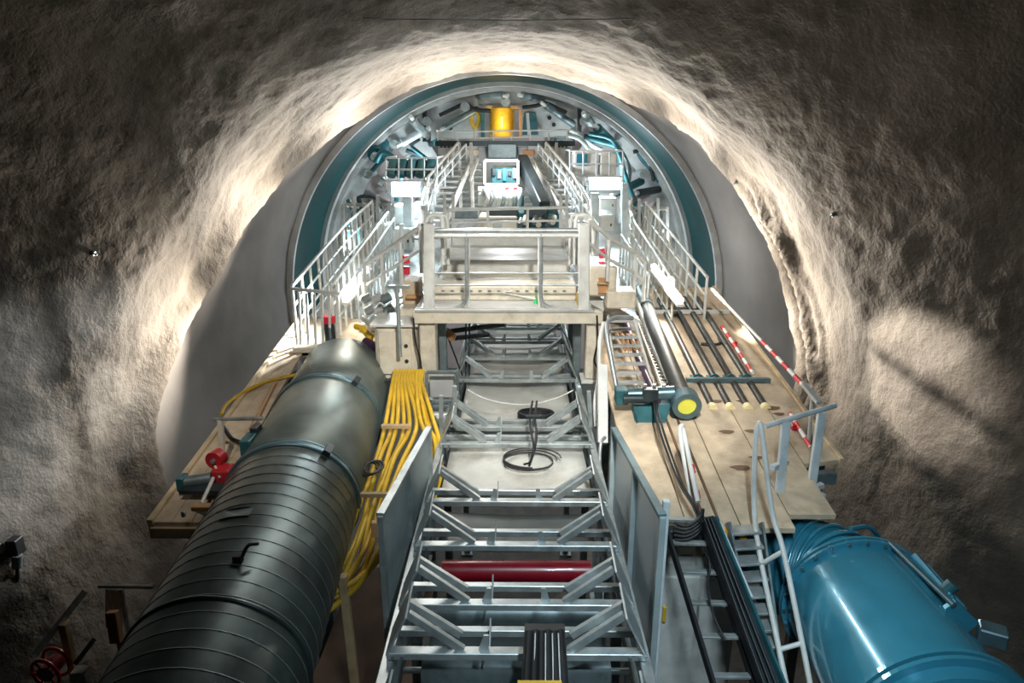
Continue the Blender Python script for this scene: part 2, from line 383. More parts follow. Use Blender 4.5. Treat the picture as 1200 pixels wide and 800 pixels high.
jk = [((520,150),(560,128),.09,'galv_dark'), ((640,124),(672,146),.09,'galv_dark'), ((484,140),(500,160),.12,'galv'), ((686,136),(700,156),.12,'galv'),
      ((455,205),(485,180),.10,'white_cool'), ((700,150),(716,166),.12,'green'), ((722,226),(752,212),.11,'teal_mach'), ((440,182),(447,168),.22,'teal_mach'),
      ((590,112),(560,112),.10,'galv_dark'), ((612,112),(636,116),.10,'galv_dark'), ((748,226),(772,222),.1,'steel_dark'), ((470,168),(502,150),.10,'white_cool')]
for a, b, r, m in jk:
    if m == 'green': m = 'teal_mach'
    k = MB().cyl(at(*a, 18.3), at(*b, 18.9), r, 12).build('erector_cylinder', m, sh)
    A, B = at(*a, 18.3), at(*b, 18.9); MB().cyl(A+(A-B)*.18, A, r*.5, 10).build('piston_rod', 'white', k)
# clutter of valve blocks, each a part
for i in range(46):
    a = math.radians(random.choice((-1,1))*random.uniform(18, 98)); rr = random.uniform(3.4, 4.4); p = RC+Vector((math.sin(a)*rr, random.uniform(18.6,19.7), math.cos(a)*rr))
    s_ = random.uniform(.08,.22)
    MB().box(p, (s_*random.uniform(.7,1.8), .2, s_), Matrix.Rotation(a, 3, 'Y')).build('valve_block', random.choice(('galv_dark','white_cool','teal_mach','pale_steel','steel_dark')), sh)
# gripper window with the amber lit chamber
am = thing('lit_chamber', 'amber lit cylindrical chamber at the crown above the top gangway', 'chamber', at(589,160,18.6))
MB().tube([at(588,160,19.1), at(588,127,19.1)], .33, 28).build('drum', 'amber', am)
MB().bar(at(588,150,18.72), at(588,137,18.72), .05, .03, (0,1,0)).build('lamp', 'lamp_amber', am)
MB().prism([at(569,124,18.9), at(608,124,18.9), at(608,128,18.9), at(569,128,18.9)], (0,.5,0)).build('lintel', 'wood', am)
MB().bar(at(566,162,18.8), at(566,128,18.8), .10, .2, (0,1,0)).build('door_post', 'teal_mach', am)
MB().bar(at(610,162,18.8), at(610,128,18.8), .07, .2, (0,1,0)).build('door_post', 'orange', am)
MB().tube(curve([at(557,152,18.8), at(552,140,18.8), at(557,131,18.8), at(562,138,18.8), at(558,150,18.8)]), .05, 8).build('hose_loop', 'hose_yellow', am)
MB().prism([at(614,132,19), at(628,132,19), at(631,158,19), at(612,158,19)], (0,.2,0)).build('side_panel', 'teal_mach', am)
MB().bar(at(620,158,18.9), at(618,132,18.9), .08, .05, (0,1,0)).build('cable_duct', 'white', am)
# ================= central belt conveyor =================
ZB = -3.07
fr = thing('belt_conveyor', 'long grey galvanised frame of the belt conveyor running down the middle', 'conveyor', (0, 7, ZB-.45))
for s in (-1, 1):
    MB().bar((s*.80, 1.6, ZB-.10), (s*.80, 12.6, ZB-.10), .07, .14).build('side_beam', 'galv', fr)
    MB().bar((s*.86, 1.6, ZB-.62), (s*.86, 12.6, ZB-.62), .08, .12).build('lower_beam', 'galv_dark', fr)
    for Y in (2.4, 3.5, 4.65, 5.8, 7.2, 9, 11):
        MB().bar((s*.80, Y, ZB-.15), (s*.86, Y, ZB-.62), .06, .06, (0,1,0)).build('upright', 'galv', fr)
first = None
stations = [2.75, 3.50, 3.96, 4.66, 5.33, 6.5, 6.92, 8.47, 9.4, 10.2, 11., 11.7]
names = ['nearest the camera, mostly below the picture edge', 'at the foot of the picture behind the black cable bundle', 'directly in front of the red roller', 'directly behind the red roller', 'at the near edge of the pale pan with the coiled cable',
  'at the far edge of the pale pan with the coiled cable', 'just beyond the pale pan, carrying the hanging cable', 'under the near edge of the white gangway', 'first in the shadow under the gangway', 'second in the shadow under the gangway', 'third in the shadow under the gangway', 'farthest in the shadow under the gangway']
for i, Y in enumerate(stations):
    lab = 'grey trough idler bracket ' + names[i]
    if first is None:
        t = first = thing('idler_bracket', lab, 'conveyor bracket', (0, Y, ZB), 'trough idler brackets of the belt conveyor')
        MB().bar((-.80, Y, ZB), (.80, Y, ZB), .07, .05).build('cross_beam', 'galv', t)
        MB().bar((-.76, Y+.22, ZB-.02), (.76, Y+.22, ZB-.02), .05, .05).build('rear_beam', 'galv', t)
        for s in (-1, 1):
            MB().bar((s*.33, Y, ZB+.03), (s*.66, Y, ZB+.29), .05, .035, (0,1,0)).build('wing_strut', 'galv', t)
            MB().bar((s*.35, Y+.13, ZB+.03), (s*.68, Y+.13, ZB+.27), .05, .035, (0,1,0)).build('wing_strut', 'galv', t)
            MB().prism([(s*.655, Y-.07, ZB+.31), (s*.655, Y+.24, ZB+.34), (s*.79, Y+.20, ZB+.02), (s*.79, Y-.05, ZB+.02)], (s*.012, 0, .004)).build('end_plate', 'galv', t)
            MB().prism([(s*.17, Y, ZB), (s*.24, Y, ZB), (s*.20, Y, ZB+.13), (s*.17, Y, ZB+.13)], (0,.016,0)).build('roller_plate', 'galv', t)
            b_ = MB()
            for q in (.70, .76): b_.cyl((s*q, Y-.045, ZB), (s*q, Y-.03, ZB), .012, 8)
            b_.build('bolt', 'galv_dark', t)
        MB().prism([(-.17, Y+.02, ZB+.01), (-.17, Y+.20, ZB+.01), (-.17, Y+.20, ZB+.10)], (.01,0,0)).build('gusset', 'galv', t)
    else: dup(first, (0, Y-stations[0], 0), lab)
def trough(name, Y0, Y1, z, w, m, lab, cat, sag=.05, th=.015):
    n = 16; ny = 24; up = []; 
    for j in range(ny+1):
        Y = Y0+(Y1-Y0)*j/ny
        for i in range(n+1):
            u = -1+2*i/n; up.append((u*w, Y, z+sag*u*u+.01*math.sin(Y*5+u*2)))
    k = len(up); W1 = n+1
    fs = [(j*W1+i, j*W1+i+1, (j+1)*W1+i+1, (j+1)*W1+i) for j in range(ny) for i in range(n)]
    fs += [tuple(k+a for a in f[::-1]) for f in fs]
    for i in range(n): fs += [(i+1, i, k+i, k+i+1), (ny*W1+i, ny*W1+i+1, k+ny*W1+i+1, k+ny*W1+i)]
    for j in range(ny): fs += [(j*W1, (j+1)*W1, k+(j+1)*W1, k+j*W1), ((j+1)*W1+n, j*W1+n, k+j*W1+n, k+(j+1)*W1+n)]
    b = MB().add(up+[(x, y, q-th) for x, y, q in up], fs, True)
    return solo(b, name, m, lab, cat)
trough('return_belt', 1.5, 4.60, -3.62, .64, 'belt', 'dark worn grey conveyor belt lying low in the frame in front of the red roller', 'conveyor belt')
trough('carrying_belt', 4.98, 5.52, -3.32, .66, 'belt', 'mottled grey green belt between the red roller and the pale pan', 'conveyor belt', .04)
trough('conveyor_pan', 5.62, 6.78, -3.17, .70, 'pan', 'pale cream steel pan of the conveyor with a coiled cable lying on it', 'conveyor pan', .0, .03)
trough('conveyor_belt', 6.98, 12.4, -3.22, .66, 'pan', 'pale grey conveyor belt running away beneath the white gangway', 'conveyor belt', .05)
# rollers
rr = thing('red_roller', 'glossy dark red conveyor roller across the frame', 'conveyor roller', (0, 4.72, -3.5))
MB().tube([(-.60,4.78,-3.38), (.60,4.78,-3.38)], .085, 28).build('drum', 'roller_red', rr)
for s in (-1, 1):
    MB().cyl((s*.60,4.78,-3.38), (s*.72,4.78,-3.38), .03, 10).build('axle', 'galv', rr)
    MB().box((s*.70,4.78,-3.36), (.03,.14,.16)).build('bearing', 'steel_dark', rr)
for i, (Y, z, m, lab) in enumerate(((4.36,-3.46,'galv_dark','dark grey conveyor roller just in front of the red roller'), (3.72,-3.40,'galv_dark','scuffed dark roller between the two brackets in front of the red roller'), (3.15,-3.36,'galv_dark','dark roller at the foot of the picture by the black cable bundle'), (2.5,-3.36,'galv_dark','dark roller nearest the camera below the picture edge'), (6.99,-3.13,'galv','pale grey roller under the hanging cable beyond the pale pan'))):
    r = thing('conveyor_roller', lab, 'conveyor roller', (0, Y, z-.1), 'plain rollers of the conveyor')
    MB().tube([(-.62,Y,z), (.62,Y,z)], .10 if i < 4 else .05, 24).build('drum', m, r)
    for s in (-1, 1): MB().cyl((s*.62,Y,z), (s*.75,Y,z), .022, 10).build('axle', 'galv', r)
# guard panels each side of the conveyor
def guard(s, lab):
    x0, x1 = (-1.0, -.84) if s < 0 else (1.07, .93)
    nb = Vector((x0, 4.34, -4.04)); nt = Vector((x0, 4.34, -2.61)); ft = Vector((x1, 5.88, -2.61)); fb = Vector((x1, 5.88, -4.04))
    t = thing('guard_panel', lab, 'guard panel', (x0, 5, -4.1), 'guard panels beside the conveyor')
    MB().prism([nb, nt, ft, fb], (.008, 0, 0)).build('panel_sheet', 'panel_grey' if s < 0 else 'perforated', t)
    for a, b in ((nb+Vector((0,0,FZ+4.04)),nt),(ft,fb+Vector((0,0,FZ+4.04))),(nb.lerp(fb,.5),nt.lerp(ft,.5))): MB().bar(a+Vector((-s*.02,0,0)), b+Vector((-s*.02,0,0)), .045, .045, (0,1,0)).build('upright', 'galv' if s < 0 else 'panel_grey', t)
    MB().bar(nt+Vector((-s*.02,0,0)), ft+Vector((-s*.02,0,0)), .06, .035).build('top_edge', 'galv' if s < 0 else 'duct_band', t)
    MB().bar(nb+Vector((-s*.02,0,0)), fb+Vector((-s*.02,0,0)), .05, .035).build('bottom_edge', 'galv', t)
    return t
gp = guard(-1, 'solid grey guard panel between the yellow hoses and the conveyor')
MB().box((-1.02, 4.34, -2.72), (.05,.05,.12)).build('clip', 'orange', gp)
guard(1, 'perforated grey guard panel between the conveyor and the black ladder')
# farther, smaller side posts of the frame
for i, (a, b, lab) in enumerate((((517,463),(517,506),'thin upright post on the yellow hose side of the hanging cable'), ((533,452),(533,500),'short upright post at the corner of the conveyor by the yellow hoses'), ((690,458),(692,500),'thin upright post on the ladder side of the hanging cable'))):
    Y = 6.9; solo(MB().bar(at(*a, Y), at(*b, Y), .045, .045, (0,1,0)), 'frame_post', 'galv', lab, 'post', 'thin posts beside the conveyor')
# cables on the conveyor
c0 = at(619,541,6.25); c0.z = -3.12
lp = MB()
for k in range(3): lp.tube([(c0.x+(.25+.02*k)*math.cos(t)+.02*k, c0.y+(.20+.012*k)*math.sin(t), -3.135+.02*k) for t in [2*PI*i/28 for i in range(28-k*3)]], .008, 6)
solo(lp, 'cable_coil', 'rubber', 'coiled dark cable lying on the pale conveyor pan', 'cable')
hc = thing('hanging_cable', 'dark cable hanging from the conveyor cross wire down onto the pale pan', 'cable', at(622,530,6.3))
MB().tube(curve([at(624,470,7.1), at(621,488,6.75), at(622,505,6.45), at(625,522,6.15), at(622,540,6.1), at(614,544,6.12)]), .012, 6).build('cable', 'black', hc)
MB().tube(curve([at(629,470,7.1), at(627,490,6.72), at(629,508,6.4), at(626,528,6.12), at(620,546,6.1)]), .012, 6).build('cable', 'black', hc)
MB().box(at(624,488,6.72), (.14,.05,.03)).build('connector', 'steel_dark', hc)
bo = at(628,476,7.35); k = MB()
for j in range(4): k.tube([(bo.x+.20*math.cos(t), bo.y+.12*math.sin(t), -3.12+.018*j) for t in [2*PI*i/20 for i in range(20)]], .016, 6)
k.build('cable_loop', 'black', hc)
solo(MB().tube(curve([at(548,457,7.3), at(575,469,7.3), at(615,474,7.3), at(650,467,7.3), at(672,457,7.3)]), .008, 6), 'cross_wire', 'white', 'thin pale wire sagging across the conveyor', 'wire')
cb = thing('cable_bundle', 'upright black cable bundle with white strings at the foot of the picture', 'cable bundle', (.1, 3.1, -3.3))
p0, p1 = at(639,741,3.38), at(639,812,3.0)
k = MB()
for i in range(6): k.tube([p0+Vector(((i-2.5)*.037,.01*(i%2),0)), p1+Vector(((i-2.5)*.042,0,0))], .023, 8)
k.prism([p0+Vector((-.12,.03,-.01)), p0+Vector((.12,.03,-.01)), p1+Vector((.13,.03,0)), p1+Vector((-.13,.03,0))], (0,.06,.0)); k.build('cables', 'black', cb)
for dx in (-.06, .0, .04, .075): MB().tube([p0+Vector((dx,-.03,.02)), p1+Vector((dx*1.1,-.035,0))], .004, 6).build('string', 'white', cb)
MB().box(at(632,793,3.05)+Vector((0,-.05,0)), (.24,.03,.025)).build('clamp', 'amber', cb)

# ================= ventilation duct =================
DD = Vector((-.0613,.9965,.0569)); O = Vector((-2.1593,.1198,-4.4251))*.8
def dp(Y): return O+DD*((Y-O.y)/DD.y)
DR = .6
du = thing('ventilation_duct', 'huge round grey metal ventilation duct running beside the conveyor', 'ventilation duct', dp(5)-Vector((0,0,.7)))
def dsec(Y0, Y1, r, name, m, ends=True):
    n = 64; a = dp(Y0); b = dp(Y1)
    k = MB().tube([a, a.lerp(b, .01), b-(b-a)*.01, b], r, n, True, rs=[r-.012, r, r, r-.012]); return k.build(name, m, du)
dsec(7.22, 8.45, .585, 'smooth_section', 'duct'); dsec(5.62, 7.2, .60, 'smooth_section', 'duct')
rb = dsec(1.6, 5.62, .60, 'spiral_section', 'duct_rib')
ri = MB(); pitch = .145; turns = int((5.6-1.8)/pitch); a1 = DD.cross(Vector((0,0,1))).normalized(); b1 = DD.cross(a1)
ri.tube([dp(1.8+pitch*i/40)+(a1*math.cos(2*PI*i/40)+b1*math.sin(2*PI*i/40))*.6 for i in range(turns*40)], .005, 5)
ri.build('spiral_seam', 'seam', rb)
for Y, lab in ((7.2, 0), (5.62, 0)):
    fl = MB()
    for q in (-.035, .035): fl.ring(dp(Y+q), DD, .60, .022, 72)
    fl.ring(dp(Y), DD, .595, .02, 72, .10); c = fl.build('clamp_ring', 'duct_band', du)
    ang = .62; q = dp(Y)+(a1*math.cos(PI/2+0)+b1*math.sin(0))*0
    d_ = (Vector((math.sin(ang),0,math.cos(ang)))); MB().box(dp(Y)+d_*.63, (.07,.16,.05), Matrix.Rotation(ang, 3, 'Y')).build('clamp_latch', 'steel_dark', c)
ang = -.12; d_ = Vector((math.sin(ang),0,math.cos(ang)))
ls = MB().prism([dp(4.45)+Vector((math.sin(t),0,math.cos(t)))*.606 for t in (-.35,-.25,-.15,-.05,.03)]+[dp(4.56)+Vector((math.sin(t),0,math.cos(t)))*.606 for t in (.03,-.05,-.15,-.25,-.35)], d_*.006); ls.build('tape_patch', 'galv_dark', du)
hd = MB().box(dp(3.95)+Vector((.10,0,.61)), (.06,.05,.06)); hd.tube(curve([dp(3.95)+Vector((.12,0,.61)), dp(3.95)+Vector((.17,.02,.70)), dp(3.99)+Vector((.22,.03,.68))], 5), .013, 6); hd.build('lifting_hook', 'black', du)
el = MB(); el.ring(dp(3.62), DD, .60, .016, 64); el.build('section_joint', 'duct_rib', du)
# bearers under the duct
for i, (Y, lab) in enumerate(((4.9,'wooden prop under the ribbed part of the duct beside the yellow hoses'), (3.6,'wooden prop under the duct nearest the camera'))):
    p = dp(Y)+Vector((.57,0,-.25)); solo(MB().bar(p, p+Vector((.03,0,-1.2)), .07, .07, (0,1,0)), 'wooden_prop', 'wood', lab, 'prop', 'wooden props under the duct')
# duct cradle: dark beam along its wall side
solo(MB().bar(dp(5.05)+Vector((-.72,0,-.36)), dp(1.8)+Vector((-.74,0,-.36)), .10, .16), 'duct_cradle_beam', 'steel_dark', 'dark steel beam along the wall side of the big duct', 'beam')
# brown floor strip and underdeck between duct and conveyor
lw = solo(MB().box((-1.42, 4.2, -4.86), (.95, 5.4, .05)), 'lower_walkway', 'brown_deck', 'dark brown lower walkway between the duct and the conveyor guard', 'walkway')

# ================= yellow hoses =================
HN = 11; places = ['outermost on the duct side', 'second from the duct', 'third from the duct', 'fourth from the duct', 'fifth from the duct', 'middle one of the bundle', 'sixth from the conveyor side', 'fifth from the conveyor side', 'fourth from the conveyor side', 'second from the conveyor side', 'outermost on the conveyor side']
for i in range(HN):
    u = i/(HN-1); j = random.uniform(-2,2)
    P = [at(463+33*u, 434, 8.05), at(460+35*u, 448, 7.75)]
    if i < 8:
        v = i/7
        P += [at(452+54*v**1.1+j, 500, 6.9), at(440+42*v+j, 540, 6.35), at(428+36*v+j*1.5, 583, 5.85), at(418+36*v+j*2, 612, 5.5), at(404+44*v+j*2, 648, 5.15), at(384+40*v, 682, 4.95), at(355+34*v, 706, 4.85)]
        P += [dp(4.55)+Vector((.12-.05*v, 0, -.70)), dp(4.2)+Vector((-.2, 0, -.76))]
    else:
        v = (i-8)/2
        P += [at(492+14*v, 490, 6.95), at(505+10*v, 520, 6.6), at(502+14*v, 560, 6.4), at(490+14*v, 600, 6.3)]
    solo(MB().tube(curve([q_+Vector((0,0,.05*math.sin(i*2.3+k_*1.7)*(k_>1))) for k_, q_ in enumerate(P)], 7), .0245, 10), 'yellow_hose', 'hose_yellow', 'yellow hose beside the big duct, ' + places[i], 'hose', 'yellow hoses beside the duct')
for i, (y, a, b, Y, lab) in enumerate(((503,448,482,6.78,'upper wooden batten laid across the yellow hoses'), (583,420,456,5.72,'lower wooden batten laid across the yellow hoses'))):
    solo(MB().bar(at(a,y,Y)+Vector((0,-.03,.05)), at(b,y,Y)+Vector((0,-.03,.05)), .05, .04), 'hose_batten', 'wood', lab, 'batten', 'battens across the yellow hoses')
solo(MB().tube(curve([at(432,560,6.1)+Vector((.09*math.cos(t)+.03*k_,.14*math.sin(t),.10+.01*k_)) for k_ in range(3) for t in [2*PI*i/8 for i in range(8)]],3), .012, 6), 'dark_cable_tangle', 'rubber', 'tangle of dark cable lying on the yellow hoses', 'cable')
solo(MB().ring(at(504,470,7.6), (0,1,0), .0001+.03, .03, 16), 'pipe_coupling', 'galv_dark', 'small grey pipe coupling behind the yellow hoses', 'coupling')

# ================= side decks =================
def dpt(x, Y, h=0): return Vector((x, Y, dk(Y)+h))
def planks(name, outline, lab, n_dir, m='ply'):
    t = thing(name, lab, 'deck', sum(outline, Vector())/len(outline)-Vector((0,0,.3))); return t
pl = thing('planked_deck', 'narrow plywood deck along the tunnel wall beside the big duct', 'deck', dpt(-3,7,-.4))
xi = [(5.17,-2.68),(6.2,-2.70),(7.2,-2.76),(8.46,-2.80),(8.5,-1.9),(9.3,-1.9)]
for i, (w0, w1) in enumerate(((0,.34),(.35,.72),(.73,1.))):
    P = []; Q = []
    for Y, x in xi[:4]:
        xo = -3.13; P.append(dpt(xo+(x-xo)*w0, Y)); Q.append(dpt(xo+(x-xo)*w1, Y))
    MB().prism(P+Q[::-1], (0,0,-.045)).build('plank', 'ply', pl)
MB().prism([dpt(-3.13,8.47), dpt(-1.85,8.47), dpt(-1.85,9.6), dpt(-3.13,9.6)], (0,0,-.045)).build('plank', 'ply', pl)
MB().bar(dpt(-3.15,5.15,-.02), dpt(-3.15,9.6,-.02), .05, .12).build('edge_board', 'plank_edge', pl)
MB().bar(dpt(-3.15,5.15,-.08), dpt(-2.6,5.15,-.08), .06, .10).build('front_bearer', 'plank_edge', pl)
for Y in (5.9, 7, 8.2): MB().bar(dpt(-3.1,Y,-.11), dpt(-2.2,Y,-.3), .08, .12).build('bearer', 'galv_dark', pl)
pr = thing('pipe_deck', 'wide plywood deck carrying the long black pipes beside the conveyor', 'deck', dpt(2,7,-.4))
cuts = [1.06,1.46,1.92,2.38,2.80,3.17]
for a, b in zip(cuts, cuts[1:]):
    y0 = 5.12 if a < 2 else (5.30 if a < 2.7 else 6.05)
    k = MB().prism([dpt(a+.006,y0), dpt(b-.006,y0+(.07 if a > 2.7 else 0)), dpt(b-.006,10.9), dpt(a+.006,10.9)], (0,0,-.045)).build('plank', 'ply', pr)
MB().bar(dpt(3.19,6.1,-.03), dpt(3.19,10.9,-.03), .04, .12).build('edge_board', 'plank_edge', pr)
MB().bar(dpt(1.06,5.10,-.05), dpt(1.62,5.10,-.05), .10, .13).build('front_bearer', 'steel_dark', pr)
hz = MB().bar(dpt(1.66,5.08,-.04), dpt(2.0,5.08,-.04), .03, .13).build('hazard_board', 'hazard', pr)
for Y in (6, 7.4, 9): MB().bar(dpt(1.1,Y,-.11), dpt(3.1,Y,-.11), .08, .12).build('bearer', 'galv_dark', pr)
for (px, py, r) in ((905,478,.03),(913,485,.02),(870,470,.02),(852,506,.025),(880,505,.02),(868,548,.03),(886,536,.02),(840,470,.02)):
    p = deck(px, py, .004); MB().prism([p+Vector((r*3*math.cos(t)*(1+.3*math.sin(3*t)), r*1.4*math.sin(t), r*1.4*math.sin(t)*SL)) for t in [2*PI*i/9 for i in range(9)]], (0,0,.003)).build('stain', 'brown_deck', pr)
# gaps in the planks show as rails
for x in (1.62, 1.74): MB().bar(dpt(x,5.2,.012), dpt(x,7.0,.012), .022, .02).build('deck_rail', 'brown_deck', pr)

# grating walkways inside, on both sides
for s, lab in ((-1,'pale grating walkway beyond the big duct, leading into the shield'), (1,'pale grating walkway beyond the black pipes, leading into the shield')):
    t = thing('side_walkway', lab, 'walkway', dpt(s*2.2, 12, -.3), 'grating walkways into the shield')
    y0 = 9.65 if s < 0 else 10.95
    xa, xb = (-3.0, -1.35) if s < 0 else (1.2, 2.95)
    MB().prism([dpt(xa,y0), dpt(xb,y0), dpt(xb,16.5), dpt(xa,16.5)], (0,0,-.06)).build('grating', 'pale_steel', t)
    for x in (xa, xb): MB().bar(dpt(x,y0,-.07), dpt(x,16.5,-.07), .06, .18).build('edge_beam', 'white_cool', t)
# ================= central gangway =================
PZ = -2.03; PY = 8.2
gw = thing('gangway', 'white steel gangway bridging the conveyor', 'gangway', (-.15, 9.4, PZ-.3))
MB().prism([(-1.25,PY,PZ), (.93,PY,PZ), (.93,11.3,PZ), (-1.25,11.3,PZ)], (0,0,-.05)).build('deck_plate', 'pale_steel', gw)
MB().bar((-1.28,PY-.03,PZ-.10), (1.06,PY-.03,PZ-.10), .10, .16).build('front_girder', 'cream', gw)
MB().bar((-1.25,PY-.09,PZ-.012), (.95,PY-.09,PZ-.012), .03, .03).build('edge_strip', 'pale_steel', gw)
for x, w_ in ((-1.12,.20), (.97,.20)):
    c = MB().box((x, PY+.12, PZ-.55), (w_, .24, .76)).build('column', 'cream', gw); MB().box((x, PY+.10, PZ-.95), (w_+.10, .34, .03)).build('foot_plate', 'white', c)
for x in (-.98, .80): MB().box((x, PY+.5, PZ-.75), (.10,.14,1.2)).build('inner_leg', 'galv_dark', gw)
for x in (-1.2, .88): MB().box((x, 10.5, PZ-.8), (.12,.16,1.5)).build('inner_leg', 'galv_dark', gw)
for Y in (9.2, 10.4): MB().bar((-1.1,Y,PZ-.2), (.9,Y,PZ-.2), .1, .2).build('cross_girder', 'galv_dark', gw)
solo(MB().tube(curve([(-1.27,PY-.1,PZ-.1), (-1.25,PY-.12,PZ-.4), (-1.2,PY-.1,PZ-.7), (-1.24,PY-.12,PZ-.86), (-1.7,PY-.2,PZ-.9)]), .012, 6), 'column_cable', 'black', 'thin black cable down the gangway column beside the yellow hoses', 'cable')
solo(MB().tube(curve([(.98,PY-.12,PZ-.06), (1.0,PY-.12,PZ-.4), (.97,PY-.1,PZ-.65), (1.06,PY-.12,PZ-.8), (1.12,PY-.15,PZ-.95)]), .012, 6), 'column_cable', 'black', 'thin black cable down the gangway column on the ladder side', 'cable')
# front railing
fr2 = thing('front_railing', 'white gate railing across the near end of the gangway with thick corner posts', 'railing', (-.15, PY, PZ))
Yr = PY+.03
def A(x, y, d=0): return at(x, y, Yr+d)
for x in (503, 684): MB().bar(A(x,262), A(x,363), .13, .12, (0,1,0)).build('corner_post', 'white', fr2)
MB().tube([A(496,270), A(690,270)], .030, 12).build('top_rail', 'galv', fr2)
MB().tube([A(508,276), A(680,276)], .026, 12).build('upper_rail', 'white', fr2)
for y in (320, 334): MB().tube([A(508,y), A(681,y)], .014, 8).build('mid_rail', 'galv', fr2)
MB().tube(curve([A(547,274), A(547,320), A(547,348), A(541,358), A(528,363), A(508,364)], 6), .026, 10).build('bent_post', 'galv', fr2)
MB().tube(curve([A(634,274), A(634,320), A(634,348), A(640,358), A(655,363), A(678,364)], 6), .026, 10).build('bent_post', 'galv', fr2)
for x in (549, 632): 
    MB().tube([A(x,276,.03), A(x,363,.03)], .018, 8).build('post', 'white', fr2); MB().box(A(x,364), (.15,.08,.02)).build('foot_plate', 'steel_dark', fr2)
# handrail hoops at the stair heads
for x0, s, lab in ((506,-1,'bent white tube hoop at the gangway corner on the duct side'), (687,1,'bent white tube hoop at the gangway corner on the pipe deck side')):
    for q in range(2):
        Y = 8.7+.5*q; x1 = x0-s*6*q
        solo(MB().tube(curve([at(x1+s*8,300,Y), at(x1+s*8,266,Y), at(x1+s*4,254,Y), at(x1-s*6,252,Y), at(x1-s*12,260,Y), at(x1-s*13,310,Y)], 6), .026, 10), 'handrail_hoop', 'white', lab+(', nearer one' if q == 0 else ', farther one'), 'handrail', 'handrail hoops at the gangway')
# stepped housing
ho = thing('machine_housing', 'long white stepped machine housing on the gangway behind the gate railing', 'machine housing', (-.15, 9.6, PZ))
MB().box((-.15, 9.85, (PZ-1.84)/2), (1.86, 2.5, PZ*-1-1.84)).build('lower_step', 'cream', ho)
MB().box((-.15, 10.35, -1.75), (1.80, 1.7, .18)).build('upper_step', 'white', ho)
MB().box((-.15, 11.0, -1.60), (1.76, .30, .14)).build('rear_step', 'white', ho)
MB().box((-.15, 9.05, -1.835), (1.7, .05, .02)).build('hinge_strip', 'galv', ho)
for i in range(14): MB().box((-.95+i*.12, 8.59, -1.90), (.045,.012,.02)).build('vent_slot', 'galv_dark', ho)
MB().box(at(587,303,10.0)+Vector((0,0,.02)), (.12,.05,.05)).build('latch', 'galv', ho)
MB().bar(at(528,308,9.9)+Vector((0,0,.02)), at(575,306,9.9)+Vector((0,0,.02)), .03, .03).build('handle_bar', 'pale_steel', ho)
solo(MB().tube(curve([at(600,341,8.58), at(590,343,8.58), at(628,350,8.5)], 4), .01, 6), 'marker_cord', 'white', 'thin cord on the gangway floor in front of the housing', 'cord')
solo(MB().cyl((.28,8.48,PZ), (.28,8.48,PZ+.05), .07, 20, .05), 'green_cap', 'green', 'small bright green cap on the gangway floor', 'cap')
for i, (x, y) in enumerate(((642,346),(648,350),(655,345),(663,350),(668,344),(652,340),(660,341))):
    p = onz(x, y, PZ); s_ = .03+.012*(i % 3)
    solo(MB().box(p+Vector((0,0,s_/2)), (s_*1.5, s_, s_), Matrix.Rotation(i, 3, 'Z')), 'scrap_piece', ('galv_dark','wood','steel_dark')[i % 3], 'loose scrap on the gangway floor, piece lying '+('frontmost','at the front','in the middle front','by the corner post','behind the corner post','rearmost','behind the middle')[i], 'scrap', 'scrap on the gangway floor')
solo(MB().prism([at(676,344,8.35), at(686,344,8.35), at(686,357,8.35), at(676,357,8.35)], (0,.08,0)), 'yellow_box', 'hose_yellow', 'small yellow box at the foot of the gangway corner post', 'box')
# rear railing of the gangway
def railtop(label, pts, h, gap=.4, r=.02, mids=1, m='white', group=None, kick=False, name='safety_railing'):
    return railing(label, [at(x, y, Y)-Vector((0,0,h)) for x, y, Y in pts], h, gap, r, mids, m, group, None, kick, name)
railtop('white railing behind the stepped housing, in front of the drive machinery', [(525,246,11.3),(665,243,11.3)], .42, .6, .022, 1, 'white')
for x in (521, 531, 657, 664): solo(MB().bar(at(x,228,11.5), at(x,308,11.0), .05, .05, (0,1,0)), 'tall_post', 'white', 'tall white post beside the rear gangway railing, '+{521:'outer one on the duct side',531:'inner one on the duct side',657:'inner one on the pipe deck side',664:'outer one on the pipe deck side'}[x], 'post', 'tall white posts of the gangway')
# drive machinery behind
dm = thing('drive_unit', 'cream and dark drive machinery behind the rear gangway railing', 'machinery', at(595,272,12.4))
def pbox(x0, y0, x1, y1, Y, d, name, m, par):
    a = at(x0, y0, Y); b = at(x1, y1, Y); c = (a+b)/2
    return MB().box(c+Vector((0,d/2,0)), (abs(b.x-a.x), d, abs(a.z-b.z))).build(name, m, par)
pbox(560,254,606,272,12.4,.8,'gearbox','cream',dm); pbox(572,245,607,253,12.6,.5,'vent_grille','steel_dark',dm); pbox(530,246,560,256,12.6,.5,'cover','galv_dark',dm)
pbox(578,258,588,266,12.35,.1,'hatch','galv',dm); pbox(606,248,655,270,12.8,.6,'motor','teal_mach',dm); pbox(614,244,640,256,12.5,.4,'valve_bank','steel_dark',dm)
for i in range(3): MB().bar(at(532+i*9,270,12.3), at(545+i*9,257,12.3), .05, .04).build('link_arm', 'galv', dm)
for i in range(8): MB().cyl(at(609+i*5.5,264-3*(i%2),12.35), at(611+i*5.5,257-3*(i%2),12.5), .05).build('valve', ('galv_dark','cream','steel_dark')[i%3], dm)
